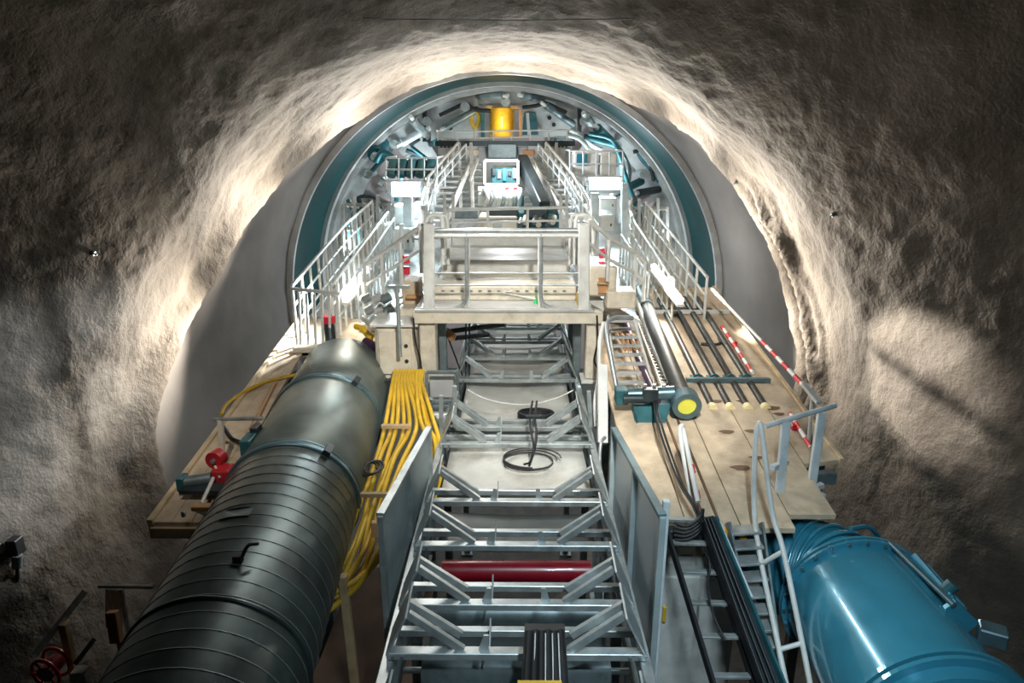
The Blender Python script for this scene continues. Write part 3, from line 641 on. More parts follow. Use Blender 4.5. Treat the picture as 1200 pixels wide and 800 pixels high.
# drilling cabin / rig on the axis
dr = thing('drill_rig', 'dark blue drill rig in a white square frame on the axis of the machine', 'drill rig', at(588,240,13.6))
for a, b in (((568,188),(607,188)), ((568,188),(568,216)), ((607,188),(607,216)), ((568,216),(607,216))): MB().bar(at(*a,14.0), at(*b,14.0), .05, .05, (0,1,.01)).build('guard_frame', 'white', dr)
pbox(575,196,606,218,14.1,.9,'power_pack','teal_mach',dr)
for i in range(5): pbox(577+i*6,197+(i%2)*3,581+i*6,206+(i%3)*3,14.0,.08,'gauge_block',('steel_dark','galv','blue_hose')[i%3],dr)
MB().bar(at(612,190,14.6), at(638,246,12.6), .20, .34).build('boom', 'steel_dark', dr)
MB().bar(at(560,221,13.8), at(608,221,13.8), .07, .09).build('bumper', 'white', dr)
MB().bar(at(592,221,13.7), at(608,221,13.7), .05, .06).build('red_marker', 'signal_red', dr)
for i in range(9): MB().tube(curve([at(566+i*5,228,13.6), at(568+i*5.2,222+3*(i%2),13.4), at(572+i*4.6,232,13.3), at(568+i*5,241,13.4)], 4), .045, 8).build('hose', ('white','galv','white_cool')[i%3], dr)
pbox(560,226,574,242,13.6,.3,'hose_block','white',dr); pbox(600,228,614,242,13.6,.3,'hose_block','teal_mach',dr)
# upper stair and panelling behind
up = thing('stair_tower', 'tall grey steel stair tower with broad treads under the top gangway', 'stair tower', at(590,245,16.5))
pbox(513,172,668,250,17.4,.15,'back_panel','pale_steel',up)
for i, y in enumerate((192,199,207,214,224,232,240)):
    a = at(508,y,16.6-i*.25); b = at(565,y,16.6-i*.25); MB().bar(a, b, .30, .05).build('tread', 'galv', up)
    a = at(615,y,16.6-i*.25); b = at(668,y,16.6-i*.25); MB().bar(a, b, .30, .05).build('tread', 'galv', up)
pbox(513,168,560,188,17.0,.3,'cabinet','pale_steel',up); pbox(618,168,664,190,17.0,.3,'cabinet','pale_steel',up); pbox(571,168,606,186,16.8,.4,'chute','galv_dark',up)
for i in range(7): pbox(516+i*4.5,170,518+i*4.5,173,16.95,.05,'bolt','steel_dark',up); pbox(636+i*4.5,170,638+i*4.5,173,16.95,.05,'bolt','steel_dark',up)
pbox(546,176,562,182,16.9,.1,'sign_panel','cream',up); pbox(612,176,626,183,16.9,.1,'sign_panel','orange',up)
for x in (538, 552, 640, 652): MB().bar(at(x,168,16.4), at(x+(2 if x<600 else -2),250,14.5), .07, .07, (0,1,0)).build('upright', 'white', up)
MB().bar(at(560,186,16), at(551,212,15), .05, .05).build('brace', 'white', up); MB().bar(at(618,186,16), at(660,232,14.5), .08, .06).build('brace', 'white', up)
tg = thing('top_gangway', 'narrow top gangway under the amber lit chamber', 'gangway', at(590,172,17.2))
MB().prism([at(510,166,17.6), at(674,166,17.6), at(674,168,16.9), at(510,168,16.9)], (0,0,-.06)).build('deck_plate', 'galv', tg)
MB().bar(at(510,168,16.9), at(674,168,16.9), .05, .12).build('edge_beam', 'steel_dark', tg)
railtop('slim pale railing of the top gangway in front of the amber chamber', [(513,155,16.95),(665,152,16.95)], .30, .42, .018, 1, 'white')
# stair handrails from top down to the gangway
for s, pts, lab in ((-1, [(537,167,16.2),(502,207,13.6),(494,246,11.2),(494,264,9.)], 'duct side'), (1, [(640,167,16.2),(672,205,13.6),(690,236,11.2),(692,262,9.)], 'pipe deck side')):
    railtop('long stair railing climbing from the gangway to the top on the '+lab, pts, .36, .55, .026, 1, 'white', 'stair railings')
    railtop('inner stair railing next to the stair tower on the '+lab, [(x-s*9, y+2, Y-.1) for x, y, Y in pts[:3]], .34, .6, .02, 1, 'white_cool', 'stair railings')
    st = thing('side_stair', 'steep pale stair dropping along the stair tower on the '+lab, 'stair', at(pts[1][0],pts[1][1]+20,13), 'side stairs')
    A0 = at(pts[0][0]-s*4, pts[0][1], pts[0][2])-Vector((0,0,.42)); A1 = at(pts[2][0]-s*4, pts[2][1], pts[2][2])-Vector((0,0,.45))
    for i in range(13):
        p = A0.lerp(A1, i/12); MB().box(p, (.42,.22,.035)).build('tread', 'pale_steel', st)
    for d in (-.22,.22): MB().bar(A0+Vector((d,0,0)), A1+Vector((d,0,0)), .03, .16).build('stringer', 'white', st)
# short cross stairs from the gangway corners down to the side decks
railtop('white stair railing from the gangway corner down towards the big duct', [(492,266,8.46),(427,311,9.35),(427,330,9.2)], .56, .45, .024, 1, 'white', 'cross stair railings')
railtop('white stair railing from the gangway corner down towards the black pipes', [(690,258,8.5),(714,279,8.7),(745,296,9.0),(756,306,9.2)], .54, .45, .024, 1, 'white', 'cross stair railings')
for s, lab in ((-1,'duct'),(1,'pipe deck')):
    t = thing('cross_stair', 'short pale stair from the gangway to the deck on the '+lab+' side', 'stair', (s*1.5, 9.4, -2.6), 'cross stairs')
    for i in range(5):
        x = (-1.35 if s < 0 else 1.05)+s*.18*i; MB().box((x, 9.5, PZ-.08-i*.10), (.20,.7,.03)).build('tread', 'pale_steel', t)
    x0 = -1.28 if s < 0 else .98
    for Y in (9.13, 9.87): MB().bar((x0,Y,PZ-.06), (x0+s*.9,Y,PZ-.58), .03, .14).build('stringer', 'white', t)
# outer and inner walkway railings
railtop('white outer walkway railing on the duct side, along the shield rim', [(342,335,8.66),(381,290,10.1),(405,263,11.5),(436,236,13.6)], .80, .36, .022, 2, 'white', 'walkway railings')
railtop('white inner walkway railing on the duct side, beside the tube lamp', [(388,335,8.7),(430,281,10.7),(455,248,12.8)], .78, .30, .018, 2, 'white', 'walkway railings')
railtop('white outer walkway railing on the pipe side, along the shield rim', [(829,325,9.6),(807,298,10.3),(764,246,12.9),(757,237,13.6)], .80, .36, .022, 2, 'white', 'walkway railings')
railtop('white inner walkway railing on the pipe side, beside the tube lamp', [(790,330,9.4),(745,262,12.0),(738,246,13.)], .78, .30, .018, 2, 'white', 'walkway railings')
railtop('third pale railing on the pipe side behind the tube lamp', [(760,322,9.6),(728,275,11.6)], .74, .26, .016, 1, 'white_cool', 'walkway railings')
railtop('third pale railing on the duct side behind the tube lamp', [(418,322,9.2),(462,256,12.0)], .74, .26, .016, 1, 'white_cool', 'walkway railings')
# end gate of the duct side walkway
eg = thing('end_gate', 'white slatted gate at the end of the outer walkway next to the duct top', 'gate', at(355,410,8.6))
for i in range(6): MB().bar(at(350+i*9,342+i*1,8.62), at(353+i*8.5,406-i*.5,8.62), .03, .03, (0,1,0)).build('slat', 'white', eg)
MB().bar(at(341,338,8.62), at(398,344,8.62), .04, .04).build('top_bar', 'white', eg); MB().bar(at(346,411,8.55), at(398,408,8.55), .16, .12).build('base_board', 'cream', eg)
# working baskets
for s, x0, x1, y0, y1, Y, lab in ((-1,452,512,185,212,13.6,'duct side'), (1,668,730,177,207,13.8,'pipe deck side')):
    b = thing('work_basket', 'pale blue lit work basket behind the floodlight on the '+lab, 'work basket', at((x0+x1)/2, y1+16, Y), 'work baskets')
    MB().prism([at(x0,y1+16,Y), at(x1,y1+16,Y), at(x1,y1+16,Y)+Vector((0,1.2,0)), at(x0,y1+16,Y)+Vector((0,1.2,0))], (0,0,-.06)).build('floor_plate', 'white_cool', b)
    for y in (y0, (y0+y1)/2, y1): MB().tube([at(x0,y,Y), at(x1,y,Y)], .018, 8).build('rail', 'white_cool', b)
    for i in range(5): x = x0+(x1-x0)*i/4; MB().tube([at(x,y0,Y), at(x,y1+16,Y)], .018, 8).build('post', 'white_cool', b)
    for x in (x0, x1):
        p = at(x,y0,Y); MB().tube([p, p+Vector((0,1.2,0))], .018, 8).build('side_rail', 'white_cool', b)
    if s > 0:
        pbox(672,178,700,206,14.2,.5,'cabinet','white',b); pbox(676,180,688,194,14.15,.05,'screen','blue_hose',b); pbox(704,180,722,206,14.2,.4,'cabinet','white',b)
    else:
        for i in range(5): MB().cyl(at(458+i*11,206,14.3), at(462+i*11,188,14.5), .10).build('cylinder', 'teal_mach', b)
# white supply cabinets under the baskets
for x0, y0, x1, y1, Y, m, lab in ((461,240,478,262,12.4,'white_cool','upper pale cabinet under the duct side floodlight'), (484,238,503,258,12.5,'white_cool','pale cabinet beside the post under the duct side floodlight'), (460,268,482,294,11.8,'white_cool','lower pale cabinet under the duct side floodlight'),
      (703,232,722,246,12.4,'white','upper white cabinet under the pipe side floodlight'), (702,252,720,272,12.0,'white','lower white cabinet under the pipe side floodlight'), (664,200,684,226,14.5,'white','white cabinet beside the pipe side floodlight'), (726,232,740,262,13,'pale_steel','narrow pale cabinet outside the pipe side floodlight'), (440,262,456,285,12.4,'pale_steel','narrow pale cabinet outside the duct side floodlight')):
    t = thing('supply_cabinet', lab, 'cabinet', at((x0+x1)/2, y1, Y), 'cabinets under the floodlights')
    pbox(x0,y0,x1,y1,Y,.4,'body',m,t); pbox(x0+1.5,y0+2,x1-1.5,y1-2,Y-.02,.03,'door','white',t); MB().cyl(at(x1-4,(y0+y1)/2,Y-.05), at(x1-4,(y0+y1)/2+3,Y-.05), .012).build('handle','steel_dark',t)
for x, y0, y1, Y, w_, lab in ((478,230,296,12.2,.16,'thick blue grey post under the duct side floodlight'), (497,240,262,11,.10,'white post at the head of the cross stair by the duct'), (697,226,300,12.,.14,'blue grey post under the pipe side floodlight'), (732,214,285,12.6,.12,'pale post outside the pipe side floodlight')):
    solo(MB().bar(at(x,y0,Y), at(x,y1,Y), w_, w_, (0,1,0)), 'lamp_column', 'white_cool', lab, 'post', 'posts under the floodlights')
# braced steel frames between the outer railings and the floodlights
for s, x0, x1, y0, y1, lab in ((-1,402,456,228,300,'bluish braced steel frame between the outer railing and the duct side floodlight'), (1,738,782,232,300,'bluish braced steel frame between the outer railing and the pipe side floodlight')):
    t = thing('braced_frame', lab, 'steel frame', at((x0+x1)/2, y1, 14.4), 'braced frames in the shield')
    for i in range(5):
        x = x0+(x1-x0)*i/4; MB().bar(at(x,y0+(10 if (i+s) % 2 else 0),14.4), at(x,y1,14.4), .06, .06, (0,1,0)).build('upright', 'white_cool', t)
    for y in (y0+12, (y0+y1)/2+4, y1-8): MB().bar(at(x0,y,14.4), at(x1,y,14.4), .05, .07).build('cross_beam', 'galv', t)
    for i in range(4):
        xa = x0+(x1-x0)*i/4; xb = x0+(x1-x0)*(i+1)/4; MB().bar(at(xa,(y0+y1)/2+4,14.45), at(xb,y0+12,14.45), .03, .03).build('brace', 'galv', t)
    for i in range(3): MB().tube(curve([at(x0+6+i*13,y0+6,14.7), at(x0+12+i*12,y0+24,14.6), at(x0+4+i*14,y0+44,14.7)],5), .05, 8).build('hose', ('teal_mach','steel_dark','galv_dark')[i], t)
    MB().box(at(x0+14,y1-20,14.7), (.4,.2,.5)).build('switch_box', 'teal_mach', t)
# floodlights
for x0, y0, x1, y1, Y, lab in ((457,212,493,231,12.9,'bright floodlight on the duct side of the shield'), (690,207,728,223,13.1,'bright floodlight on the pipe deck side of the shield')):
    t = thing('floodlight', lab, 'floodlight', at((x0+x1)/2, y1, Y), 'floodlights')
    a = at(x0,y0,Y); b = at(x1,y1,Y); c = (a+b)/2; w_ = b.x-a.x; h_ = a.z-b.z
    MB().box(c+Vector((0,.08,0)), (w_, .12, h_)).build('housing', 'white_cool', t)
    MB().box(c+Vector((0,.01,0)), (w_*.9, .03, h_*.8)).build('lens', 'lamp_cool', t)
    for s in (-1,1): MB().bar(c+Vector((s*w_*.53,.06,-h_*.8)), c+Vector((s*w_*.53,.06,h_*.2)), .03,.04,(0,1,0)).build('bracket', 'galv', t)
# tube lamps
for a, Ya, b, Yb, lab in (((404,350),8.9,(428,314),10.,'bright tube lamp low on the duct side walkway railing'), ((766,312),10.2,(798,352),9.,'bright tube lamp low on the pipe side walkway railing')):
    t = thing('tube_lamp', lab, 'lamp', at(*a, Ya), 'tube lamps')
    p, q = at(*a,Ya), at(*b,Yb); MB().tube([p,q], .045, 12).build('tube', 'lamp_tube', t); MB().bar(p+Vector((0,0,-.07)), q+Vector((0,0,-.07)), .10, .04).build('batten', 'white', t)

# ---- duct side clutter between gangway and duct ----
cbx = thing('cream_cabinet', 'cream steel cabinet between the gangway column and the yellow hoses', 'cabinet', (-1.5, 8.3, -3.1))
MB().box((-1.52, 8.42, -2.62), (.52, .5, .72)).build('body', 'cream', cbx); MB().box((-1.52, 8.15, -2.60), (.40,.03,.55)).build('door', 'cream', cbx)
for q in (-2.5,-2.7): MB().cyl((-1.38,8.13,q), (-1.38,8.12,q), .025).build('knob', 'steel_dark', cbx)
MB().box((-1.52, 8.42, -2.24), (.60, .6, .03)).build('top_plate', 'white', cbx)
bx = thing('open_crate', 'cream open board crate standing against the gangway corner post', 'crate', at(478,350,8.6)-Vector((0,0,.1)))
pbox(470,330,492,362,8.9,.4,'side_board','ply',bx); pbox(466,362,492,372,8.6,.3,'lower_board','cream',bx); pbox(476,346,492,350,8.8,.05,'lid','orange',bx)
vm = thing('valve_manifold', 'cluster of grey valves and pipes behind the duct top', 'valve manifold', at(442,380,8.8))
for i in range(9):
    x = 426+(i%3)*11+3*(i//3); y = 352+(i//3)*13; MB().cyl(at(x,y,8.9), at(x+9,y-5,8.9), .06, 12).build('valve_body', ('galv','pale_steel','galv_dark')[i%3], vm)
MB().tube(curve([at(424,372,8.8), at(436,380,8.7), at(448,374,8.7), at(455,360,8.8)]), .035, 8).build('pipe', 'galv', vm)
pbox(438,346,450,354,8.95,.15,'control_head','steel_dark',vm)
solo(MB().tube(curve([at(428,400,8.5), at(438,405,8.4), at(450,401,8.35), at(463,391,8.3)]), .06, 12), 'suction_hose', 'purple_hose', 'short dark purple suction hose behind the far end of the duct', 'hose')
solo(MB().tube(curve([at(417,382,8.6), at(424,384,8.55), at(431,392,8.5), at(438,396,8.5)]), .045, 10), 'yellow_coupling_hose', 'hose_yellow', 'short yellow hose end on top of the duct end', 'hose')
jj = thing('hose_reel_head', 'dark nozzle with a red collar standing behind the duct top', 'nozzle', at(387,405,8.7))
MB().tube([at(385,375,8.7), at(388,403,8.6)], .07, 12).build('barrel', 'steel_dark', jj); MB().tube([at(385,370,8.7), at(386,378,8.7)], .085, 12).build('collar', 'signal_red', jj)
solo(MB().tube([at(465,334,8.1), at(469,418,8.0)], .024, 10), 'stand_pipe', 'galv', 'thin grey stand pipe beside the cream cabinet', 'pipe')
solo(MB().bar(at(455,336,8.1), at(480,336,8.1), .05, .04), 'stand_tray', 'galv', 'small flat tray on top of the thin stand pipe', 'tray')
vs_ = thing('warning_lamp', 'red warning sleeve on a pale post left of the gangway', 'warning lamp', at(475,335,9.2))
MB().tube([at(470,262,9.2), at(471,336,9.2)], .03, 10).build('post', 'white_cool', vs_)
for y0, y1 in ((299,308),(312,321)): MB().tube([at(476,y0,9.15), at(476,y1,9.15)], .05, 10).build('red_sleeve', 'signal_red', vs_)
vs_ = thing('warning_lamp', 'red warning sleeve on a pale post right of the gangway', 'warning lamp', at(706,335,9.2))
MB().tube([at(712,276,9.2), at(712,336,9.2)], .03, 10).build('post', 'white_cool', vs_)
for y0, y1 in ((291,302),(306,315)): MB().tube([at(705,y0,9.15), at(706,y1,9.15)], .045, 10).build('red_sleeve', 'signal_red', vs_)
cbx = thing('valve_cabinet', 'cream cabinet with an orange valve beside the pipe deck side corner post', 'cabinet', at(705,345,8.9))
pbox(690,312,722,348,8.9,.45,'body','cream',cbx); pbox(702,326,712,344,8.85,.08,'valve_plate','orange',cbx); MB().cyl(at(700,332,8.8), at(714,332,8.8), .02).build('lever', 'wood', cbx)
pbox(712,342,745,362,8.7,.4,'base_box','cream',cbx)
# under the gangway: dark machinery
um = thing('chain_hoist', 'dark hoist with an orange hook block under the gangway on the duct side', 'hoist', (-.85,8.9,-2.7))
MB().tube([at(528,388,8.8), at(590,380,9.4)], .035, 8).build('arm', 'steel_dark', um); MB().tube([at(534,396,8.8), at(572,392,9.4)], .035, 8).build('arm', 'steel_dark', um)
MB().tube([at(522,388,8.8), at(531,396,8.7)], .06, 10).build('hook_block', 'orange', um); MB().tube([at(526,398,8.8), at(542,440,8.4)], .012, 6).build('chain', 'black', um)
for x in (546,550): MB().tube([at(x,376,8.9), at(x,440,8.6)], .012, 6).build('hanging_rod', 'steel_dark', um)
wb = thing('side_winch', 'dark green winch frame between the yellow hoses and the conveyor', 'winch', at(515,520,7.4))
for a, b in (((500,436),(536,436)),((500,436),(500,466)),((536,436),(536,466)),((500,470),(532,470)),((502,476),(528,476)),((528,476),(528,500))): MB().bar(at(*a,7.6), at(*b,7.6), .04, .04, (0,1,.01)).build('frame_bar', 'galv_dark', wb)
MB().cyl(at(504,490,7.4), at(526,490,7.4), .08, 14).build('drum', 'galv', wb); pbox(503,440,533,466,7.75,.1,'back_plate','pale_steel',wb)
for i in range(4): MB().tube(curve([at(494,530+i*14,6.9), at(506,526+i*14,6.9), at(515,532+i*14,6.9)],4), .03, 8).build('hose_hook', 'steel_dark', wb)
# ================= pipe deck gear =================
def pz(Y): return -2.90+.16*(Y-7.12)
ends = ('nearest the big pipe', 'second from the big pipe', 'third from the big pipe', 'outermost, nearest the tunnel wall')
for i in range(4):
    x = 2.19+.197*i; t = thing('long_pipe', 'long thin black pipe with a pale end cap, '+ends[i], 'pipe', (x, 8.6, pz(7.1)-.05), 'long black pipes on the pipe deck')
    MB().tube([(x,7.14,pz(7.14)), (x,10.3,pz(10.3))], .042, 16).build('pipe_body', 'pipe_black', t)
    MB().cyl((x,7.08,pz(7.08)), (x,7.15,pz(7.15)), .052, 16).build('end_cap', 'cap_yellow', t)
    sd = thing('pipe_saddle', 'teal saddle clamp under the long black pipe, '+ends[i], 'clamp', (x, 7.8, pz(7.8)-.1), 'teal pipe saddles')
    MB().box((x,7.8,pz(7.8)-.05), (.165,.16,.12)).build('block', 'teal_mach', sd); MB().ring((x,7.8,pz(7.8)), (0,1,.16), .045, .012, 18).build('strap', 'teal_mach', sd)
solo(MB().bar((2.02,7.68,dk(7.68)+.04), (3.02,7.68,dk(7.68)+.04), .06, .05), 'support_bar', 'duct_band', 'pale blue bar across the deck under the black pipes, nearer one', 'bar', 'bars under the pipes')
solo(MB().bar((1.2,9.75,dk(9.75)+.05), (3.12,9.75,dk(9.75)+.05), .07, .05), 'support_bar', 'white', 'white bar across the deck under the black pipes, farther one', 'bar', 'bars under the pipes')
solo(MB().bar((2.08,9.95,pz(9.95)-.06), (2.92,9.95,pz(9.95)-.06), .10, .10), 'pipe_rack_beam', 'steel_dark', 'dark beam holding the far ends of the long black pipes', 'beam')
solo(MB().tube(curve([(2.45,8.7,dk(8.7)+.03), (2.6,8.66,dk(8.7)+.03), (2.72,8.75,dk(8.7)+.03), (2.74,8.9,dk(8.9)+.03)]), .022, 8), 'bent_rod', 'pipe_black', 'short bent black rod lying across between the long pipes', 'rod')
bp = thing('big_pipe', 'thick dark pipe with a yellow disc in its near end ring', 'pipe', (1.82, 8.4, -2.9))
def bz(Y): return -2.74+.152*(Y-6.9)
MB().tube([(1.82,6.95,bz(6.95)), (1.86,10.2,bz(10.2))], .095, 28).build('pipe_body', 'pipe_black', bp)
MB().tube([(1.855,9.5,bz(9.5)), (1.86,10.1,bz(10.1))], .112, 24).build('collar', 'galv_dark', bp)
er = MB().ring((1.82,6.86,bz(6.86)), (0,1,.15), .10, .055, 32, .16).build('end_ring', 'duct_band', bp)
MB().cyl((1.82,6.80,bz(6.80)), (1.82,6.86,bz(6.86)), .10, 28).build('yellow_disc', 'yellow', er)
solo(MB().ring((1.82,6.90,bz(6.9)-.12), (0,1,.15), .12, .035, 28), 'hose_ring', 'steel_dark', 'dark ring hanging under the yellow ended pipe', 'ring')
rd = thing('rock_drill', 'dark teal rock drill lying beside the yellow ended pipe', 'rock drill', (1.35, 7.1, dk(7)))
MB().tube([at(723,463,7.0), at(790,460,6.95)], .075, 18).build('cylinder', 'duct_band', rd); MB().tube([at(730,467,6.9), at(762,467,6.9)], .05, 14).build('piston', 'steel_dark', rd)
MB().prism([at(742,474,6.95), at(786,474,6.95), at(778,500,6.75), at(752,508,6.7), at(744,492,6.8)], (0,.22,.05)).build('gear_case', 'teal_mach', rd)
MB().box(at(728,463,7.0), (.13,.18,.17)).build('end_block', 'teal_mach', rd); MB().box(at(762,462,6.88), (.16,.10,.14)).build('valve_block', 'steel_dark', rd)
for i in range(4): MB().cyl(at(745+i*11,455,6.95), at(745+i*11,450,6.95), .02, 8).build('bolt', 'galv', rd)
ct = thing('cable_tray', 'pale lattice cable tray running down the deck beside the big pipe', 'cable tray', deck(770,440))
a, b = deck(750,372,.12), deck(781,452,.16)
L = (b-a)
for d in (-.06,.06): MB().bar(a+Vector((d,0,0)), b+Vector((d,0,0)), .015, .05).build('side_rail', 'white', ct)
for i in range(24): p = a+L*(i/23); MB().bar(p-Vector((.06,0,0)), p+Vector((.06,0,0)), .015, .012).build('rung', 'galv', ct)
solo(MB().tube(curve([at(729,360,9.4), at(735,384,8.9), at(748,420,8.0), at(764,455,7.2), at(770,470,6.9)]), .04, 12), 'dark_feed_hose', 'purple_hose', 'thick dark purple hose running down beside the cable tray', 'hose')
solo(MB().tube(curve([at(745,350,9.6), at(758,385,8.9), at(772,420,8.0), at(788,452,7.3)]), .03, 10), 'pale_pipe', 'pale_steel', 'thin pale pipe lying between the cable tray and the big pipe', 'pipe')
for k, lab in enumerate(('thin black cable running from the rock drill over the deck edge, inner one', 'thin black cable running from the rock drill over the deck edge, outer one')):
    solo(MB().tube(curve([at(766+k*3,470,6.8), at(772+k*4,500,6.2), at(784+k*4,536,5.8), at(798+k*3,570,5.4), at(812+k*3,592,5.12), at(820+k*4,612,4.95)]), .012, 6), 'black_cable', 'black', lab, 'cable', 'black cables over the deck')
# bent white pipes and ladder left of the deck
ul = thing('upper_ladder', 'pale ladder between the gangway column and the cable tray', 'ladder', at(735,455,7.4))
r0, r1 = (at(712,372,8.5), at(722,455,7.4)), (at(742,372,8.5), at(766,455,7.4))
for a, b in (r0, r1): MB().bar(a, b, .03, .06).build('side_rail', 'white', ul)
for i in range(8): t_ = i/8+.05; MB().bar(r0[0].lerp(r0[1],t_), r1[0].lerp(r1[1],t_), .07, .03).build('rung', 'pale_steel', ul)
for i, (pp, lab) in enumerate((([(708,378),(703,400),(702,440),(698,470),(699,500)], 'long bent white pipe beside the right column of the gangway'), ([(741,372),(716,374),(711,390),(716,420),(722,452)], 'bent grey pipe curving over the head of the pale ladder'))):
    solo(MB().tube(curve([at(x, y, 7.9-.2*j*(1-.3*i)) for j, (x, y) in enumerate(pp)]), .028, 10), 'bent_pipe', ('white','galv')[i], lab, 'pipe')
solo(MB().bar(at(706,428,7.3), at(706,520,6.7), .11, .09, (0,1,0)), 'white_post', 'white', 'flat white post beside the conveyor at the rock drill', 'post')
solo(MB().tube(curve([at(709,512,6.4), at(704,520,6.3), at(703,545,6.2), at(707,570,6.1)]), .018, 8), 'grab_handle', 'galv', 'bent grey grab handle beside the perforated guard panel', 'handle')
dbx = thing('tube_bundle', 'short bundle of orange hoses between ladder and cable tray', 'hoses', deck(748,400,.02))
for i in range(4): MB().tube(curve([at(722+i*6,392,8.3), at(728+i*6,398,8.2), at(733+i*6,410,8.0)], 4), .022, 8).build('hose', 'orange', dbx)
# red and white barrier rail at the outer edge
rw = thing('barrier_rail', 'sloping red and white barrier rail along the outer edge of the pipe deck', 'barrier', deck(940,500))
MB().tube([at(834,338,9.5), at(893,400,7.7)], .02, 10).build('upper_tube', 'white', rw); MB().tube([at(893,400,7.7), at(946,456,6.5)], .024, 10).build('striped_tube', 'red_white', rw)
MB().bar(at(942,450,6.55), at(960,472,6.25), .06, .04).build('end_piece', 'white', rw)
MB().tube([at(952,464,6.4), at(944,560,6.35)], .02, 8).build('post', 'white', rw)
solo(MB().tube([deck(846,382,.06), deck(882,437,.06)], .022, 10), 'striped_pole', 'red_white', 'red and white pole lying on the deck outside the black pipes', 'pole')
solo(MB().tube([deck(926,484,.05), deck(950,524,.05)], .022, 10), 'striped_pole', 'red_white', 'red and white pole lying on the deck behind the end gate', 'pole')
for x, y, lab in ((860,402,'small dark red valve lying by the far striped pole'), (931,500,'small red clip on the deck behind the end gate')): solo(MB().box(deck(x,y,.03), (.07,.07,.06)), 'red_clip', 'red', lab, 'clip')
# end gate of the pipe deck
g = thing('deck_gate', 'white tube gate with flat posts at the outer near corner of the pipe deck', 'gate', at(935,590,5.7))
MB().tube([at(897,499,5.65), at(979,475,5.95)], .024, 12).build('top_tube', 'white_cool', g)
MB().bar(at(921,494,5.72), at(912,590,5.62), .075, .05, (0,1,0)).build('flat_post', 'white_cool', g); MB().bar(at(963,483,5.9), at(949,583,5.8), .075, .05, (0,1,0)).build('flat_post', 'white_cool', g)
for a, b in (((905,548),(922,541)), ((905,600),(966,580)), ((908,588),(964,568))): MB().bar(at(*a,5.6), at(*b,5.8), .05, .05).build('cross_bar', 'white_cool', g)
MB().prism([at(893,602,5.45), at(962,583,5.7), at(962,606,5.68), at(895,622,5.4)], (0,.03,0)).build('kick_plate', 'pale_steel', g)
# white hairpin handrails
hp = thing('hairpin_handrail', 'tall white hairpin handrail dropping beside the blue tank', 'handrail', at(915,700,4.6))
MB().tube(curve([at(922,805,4.15), at(913,761,4.35), at(892,658,4.85), at(884,600,5.1), at(885,520,5.25), at(889,497,5.3), at(893,508,5.25), at(905,600,5.0), at(918,645,4.8), at(940,753,4.35), at(950,805,4.15)], 6), .022, 10).build('bent_tube', 'white', hp)
MB().tube([at(893,660,4.85), at(919,645,4.8)], .02, 8).build('rung', 'white', hp); MB().tube([at(913,761,4.35), at(941,753,4.35)], .02, 8).build('rung', 'white', hp)
hp = thing('barrier_hairpin', 'short white hairpin post with red bands by the perforated guard', 'barrier', deck(810,590))
MB().tube(curve([deck(812,590,.02), at(806,560,5.55), at(797,510,5.75), at(799,499,5.8), at(802,510,5.75), at(818,588,5.2)], 6), .022, 10).build('bent_tube', 'white', hp)
for y in (545, 575): MB().tube([at(810+(y-545)*.2,y,5.5), at(812+(y-545)*.2,y+9,5.45)], .027, 10).build('red_band', 'signal_red', hp)
# black ladder, cable chute and steps
bl = thing('black_ladder', 'black edged steel ladder going down from the near edge of the pipe deck', 'ladder', at(830,800,4.2))
La, Lb = (at(776,604,5.12), at(837,805,4.2)), (at(821,606,5.12), at(884,805,4.2))
for a, b in (La, Lb): MB().bar(a, a.lerp(b,1.55), .025, .07).build('side_rail', 'black', bl)
for y in (605, 634, 668, 705, 745, 793):
    t_ = {605:.02,634:.17,668:.35,705:.535,745:.725,793:.94}[y]; MB().bar(La[0].lerp(La[1],t_), Lb[0].lerp(Lb[1],t_), .05, .025).build('rung', 'galv', bl)
ch = thing('cable_chute', 'black cable chute with a bright steel edge sloping down beside the black ladder', 'cable chute', at(865,720,4.6))
MB().bar(at(828,606,5.05), at(905,805,4.1), .12, .05).build('chute_bed', 'steel_dark', ch)
MB().bar(at(821,606,5.04), at(893,805,4.08), .02, .08).build('side_wall', 'black', ch); MB().bar(at(837,606,5.06), at(919,805,4.12), .02, .08).build('side_wall', 'teal_mach', ch)
for i in range(3): MB().tube([at(825+i*4,606,5.0), at(897+i*7,805,4.05)], .012, 6).build('cable', 'black', ch)
solo(MB().bar(at(842,612,5.08), at(880,700,4.65), .03, .03), 'bright_strip', 'white_cool', 'bright steel strip along the upper part of the black cable chute', 'strip')
cl = MB()
for q in range(5): cl.tube(curve([at(790,612+q*5,4.98), at(805,616+q*4,4.95), at(820,606+q*4,4.98), at(824,596,5.0)], 5), .013, 6)
cl.tube(curve([at(822,640,4.85), at(832,660,4.7), at(829,690,4.6), at(836,720,4.5), at(850,750,4.35)], 5), .009, 6)
solo(cl, 'cable_loops', 'black', 'loops of black cable hanging at the head of the black ladder', 'cable')
ss = thing('grey_steps', 'small grey open steps between the cable chute and the white hairpin handrail', 'steps', at(895,780,4.7))
for i in range(10):
    u = i/9; a = at(856+36*u, 622+172*u**1.05, 5.05-.75*u); b = at(890+24*u, 620+172*u**1.05, 5.05-.75*u); MB().bar(a, b, .13, .02).build('tread', 'galv', ss)
for a, b in (((853,612),(893,805)), ((892,612),(918,805))): MB().bar(at(*a,5.1), at(*b,4.3), .02, .09).build('stringer', 'galv_dark', ss)
for x, y, m in ((858,628,'blue_hose'), (866,658,'steel_dark'), (872,690,'cream'), (884,725,'white')): MB().box(at(x+14,y,5.0-.004*(y-628))+Vector((0,.12,-.03)), (.12,.08,.05)).build('step_clip', m, ss)
wc = thing('white_cabinet', 'plain white cabinet standing below the black ladder', 'cabinet', (1.45,5.5,-5.2))
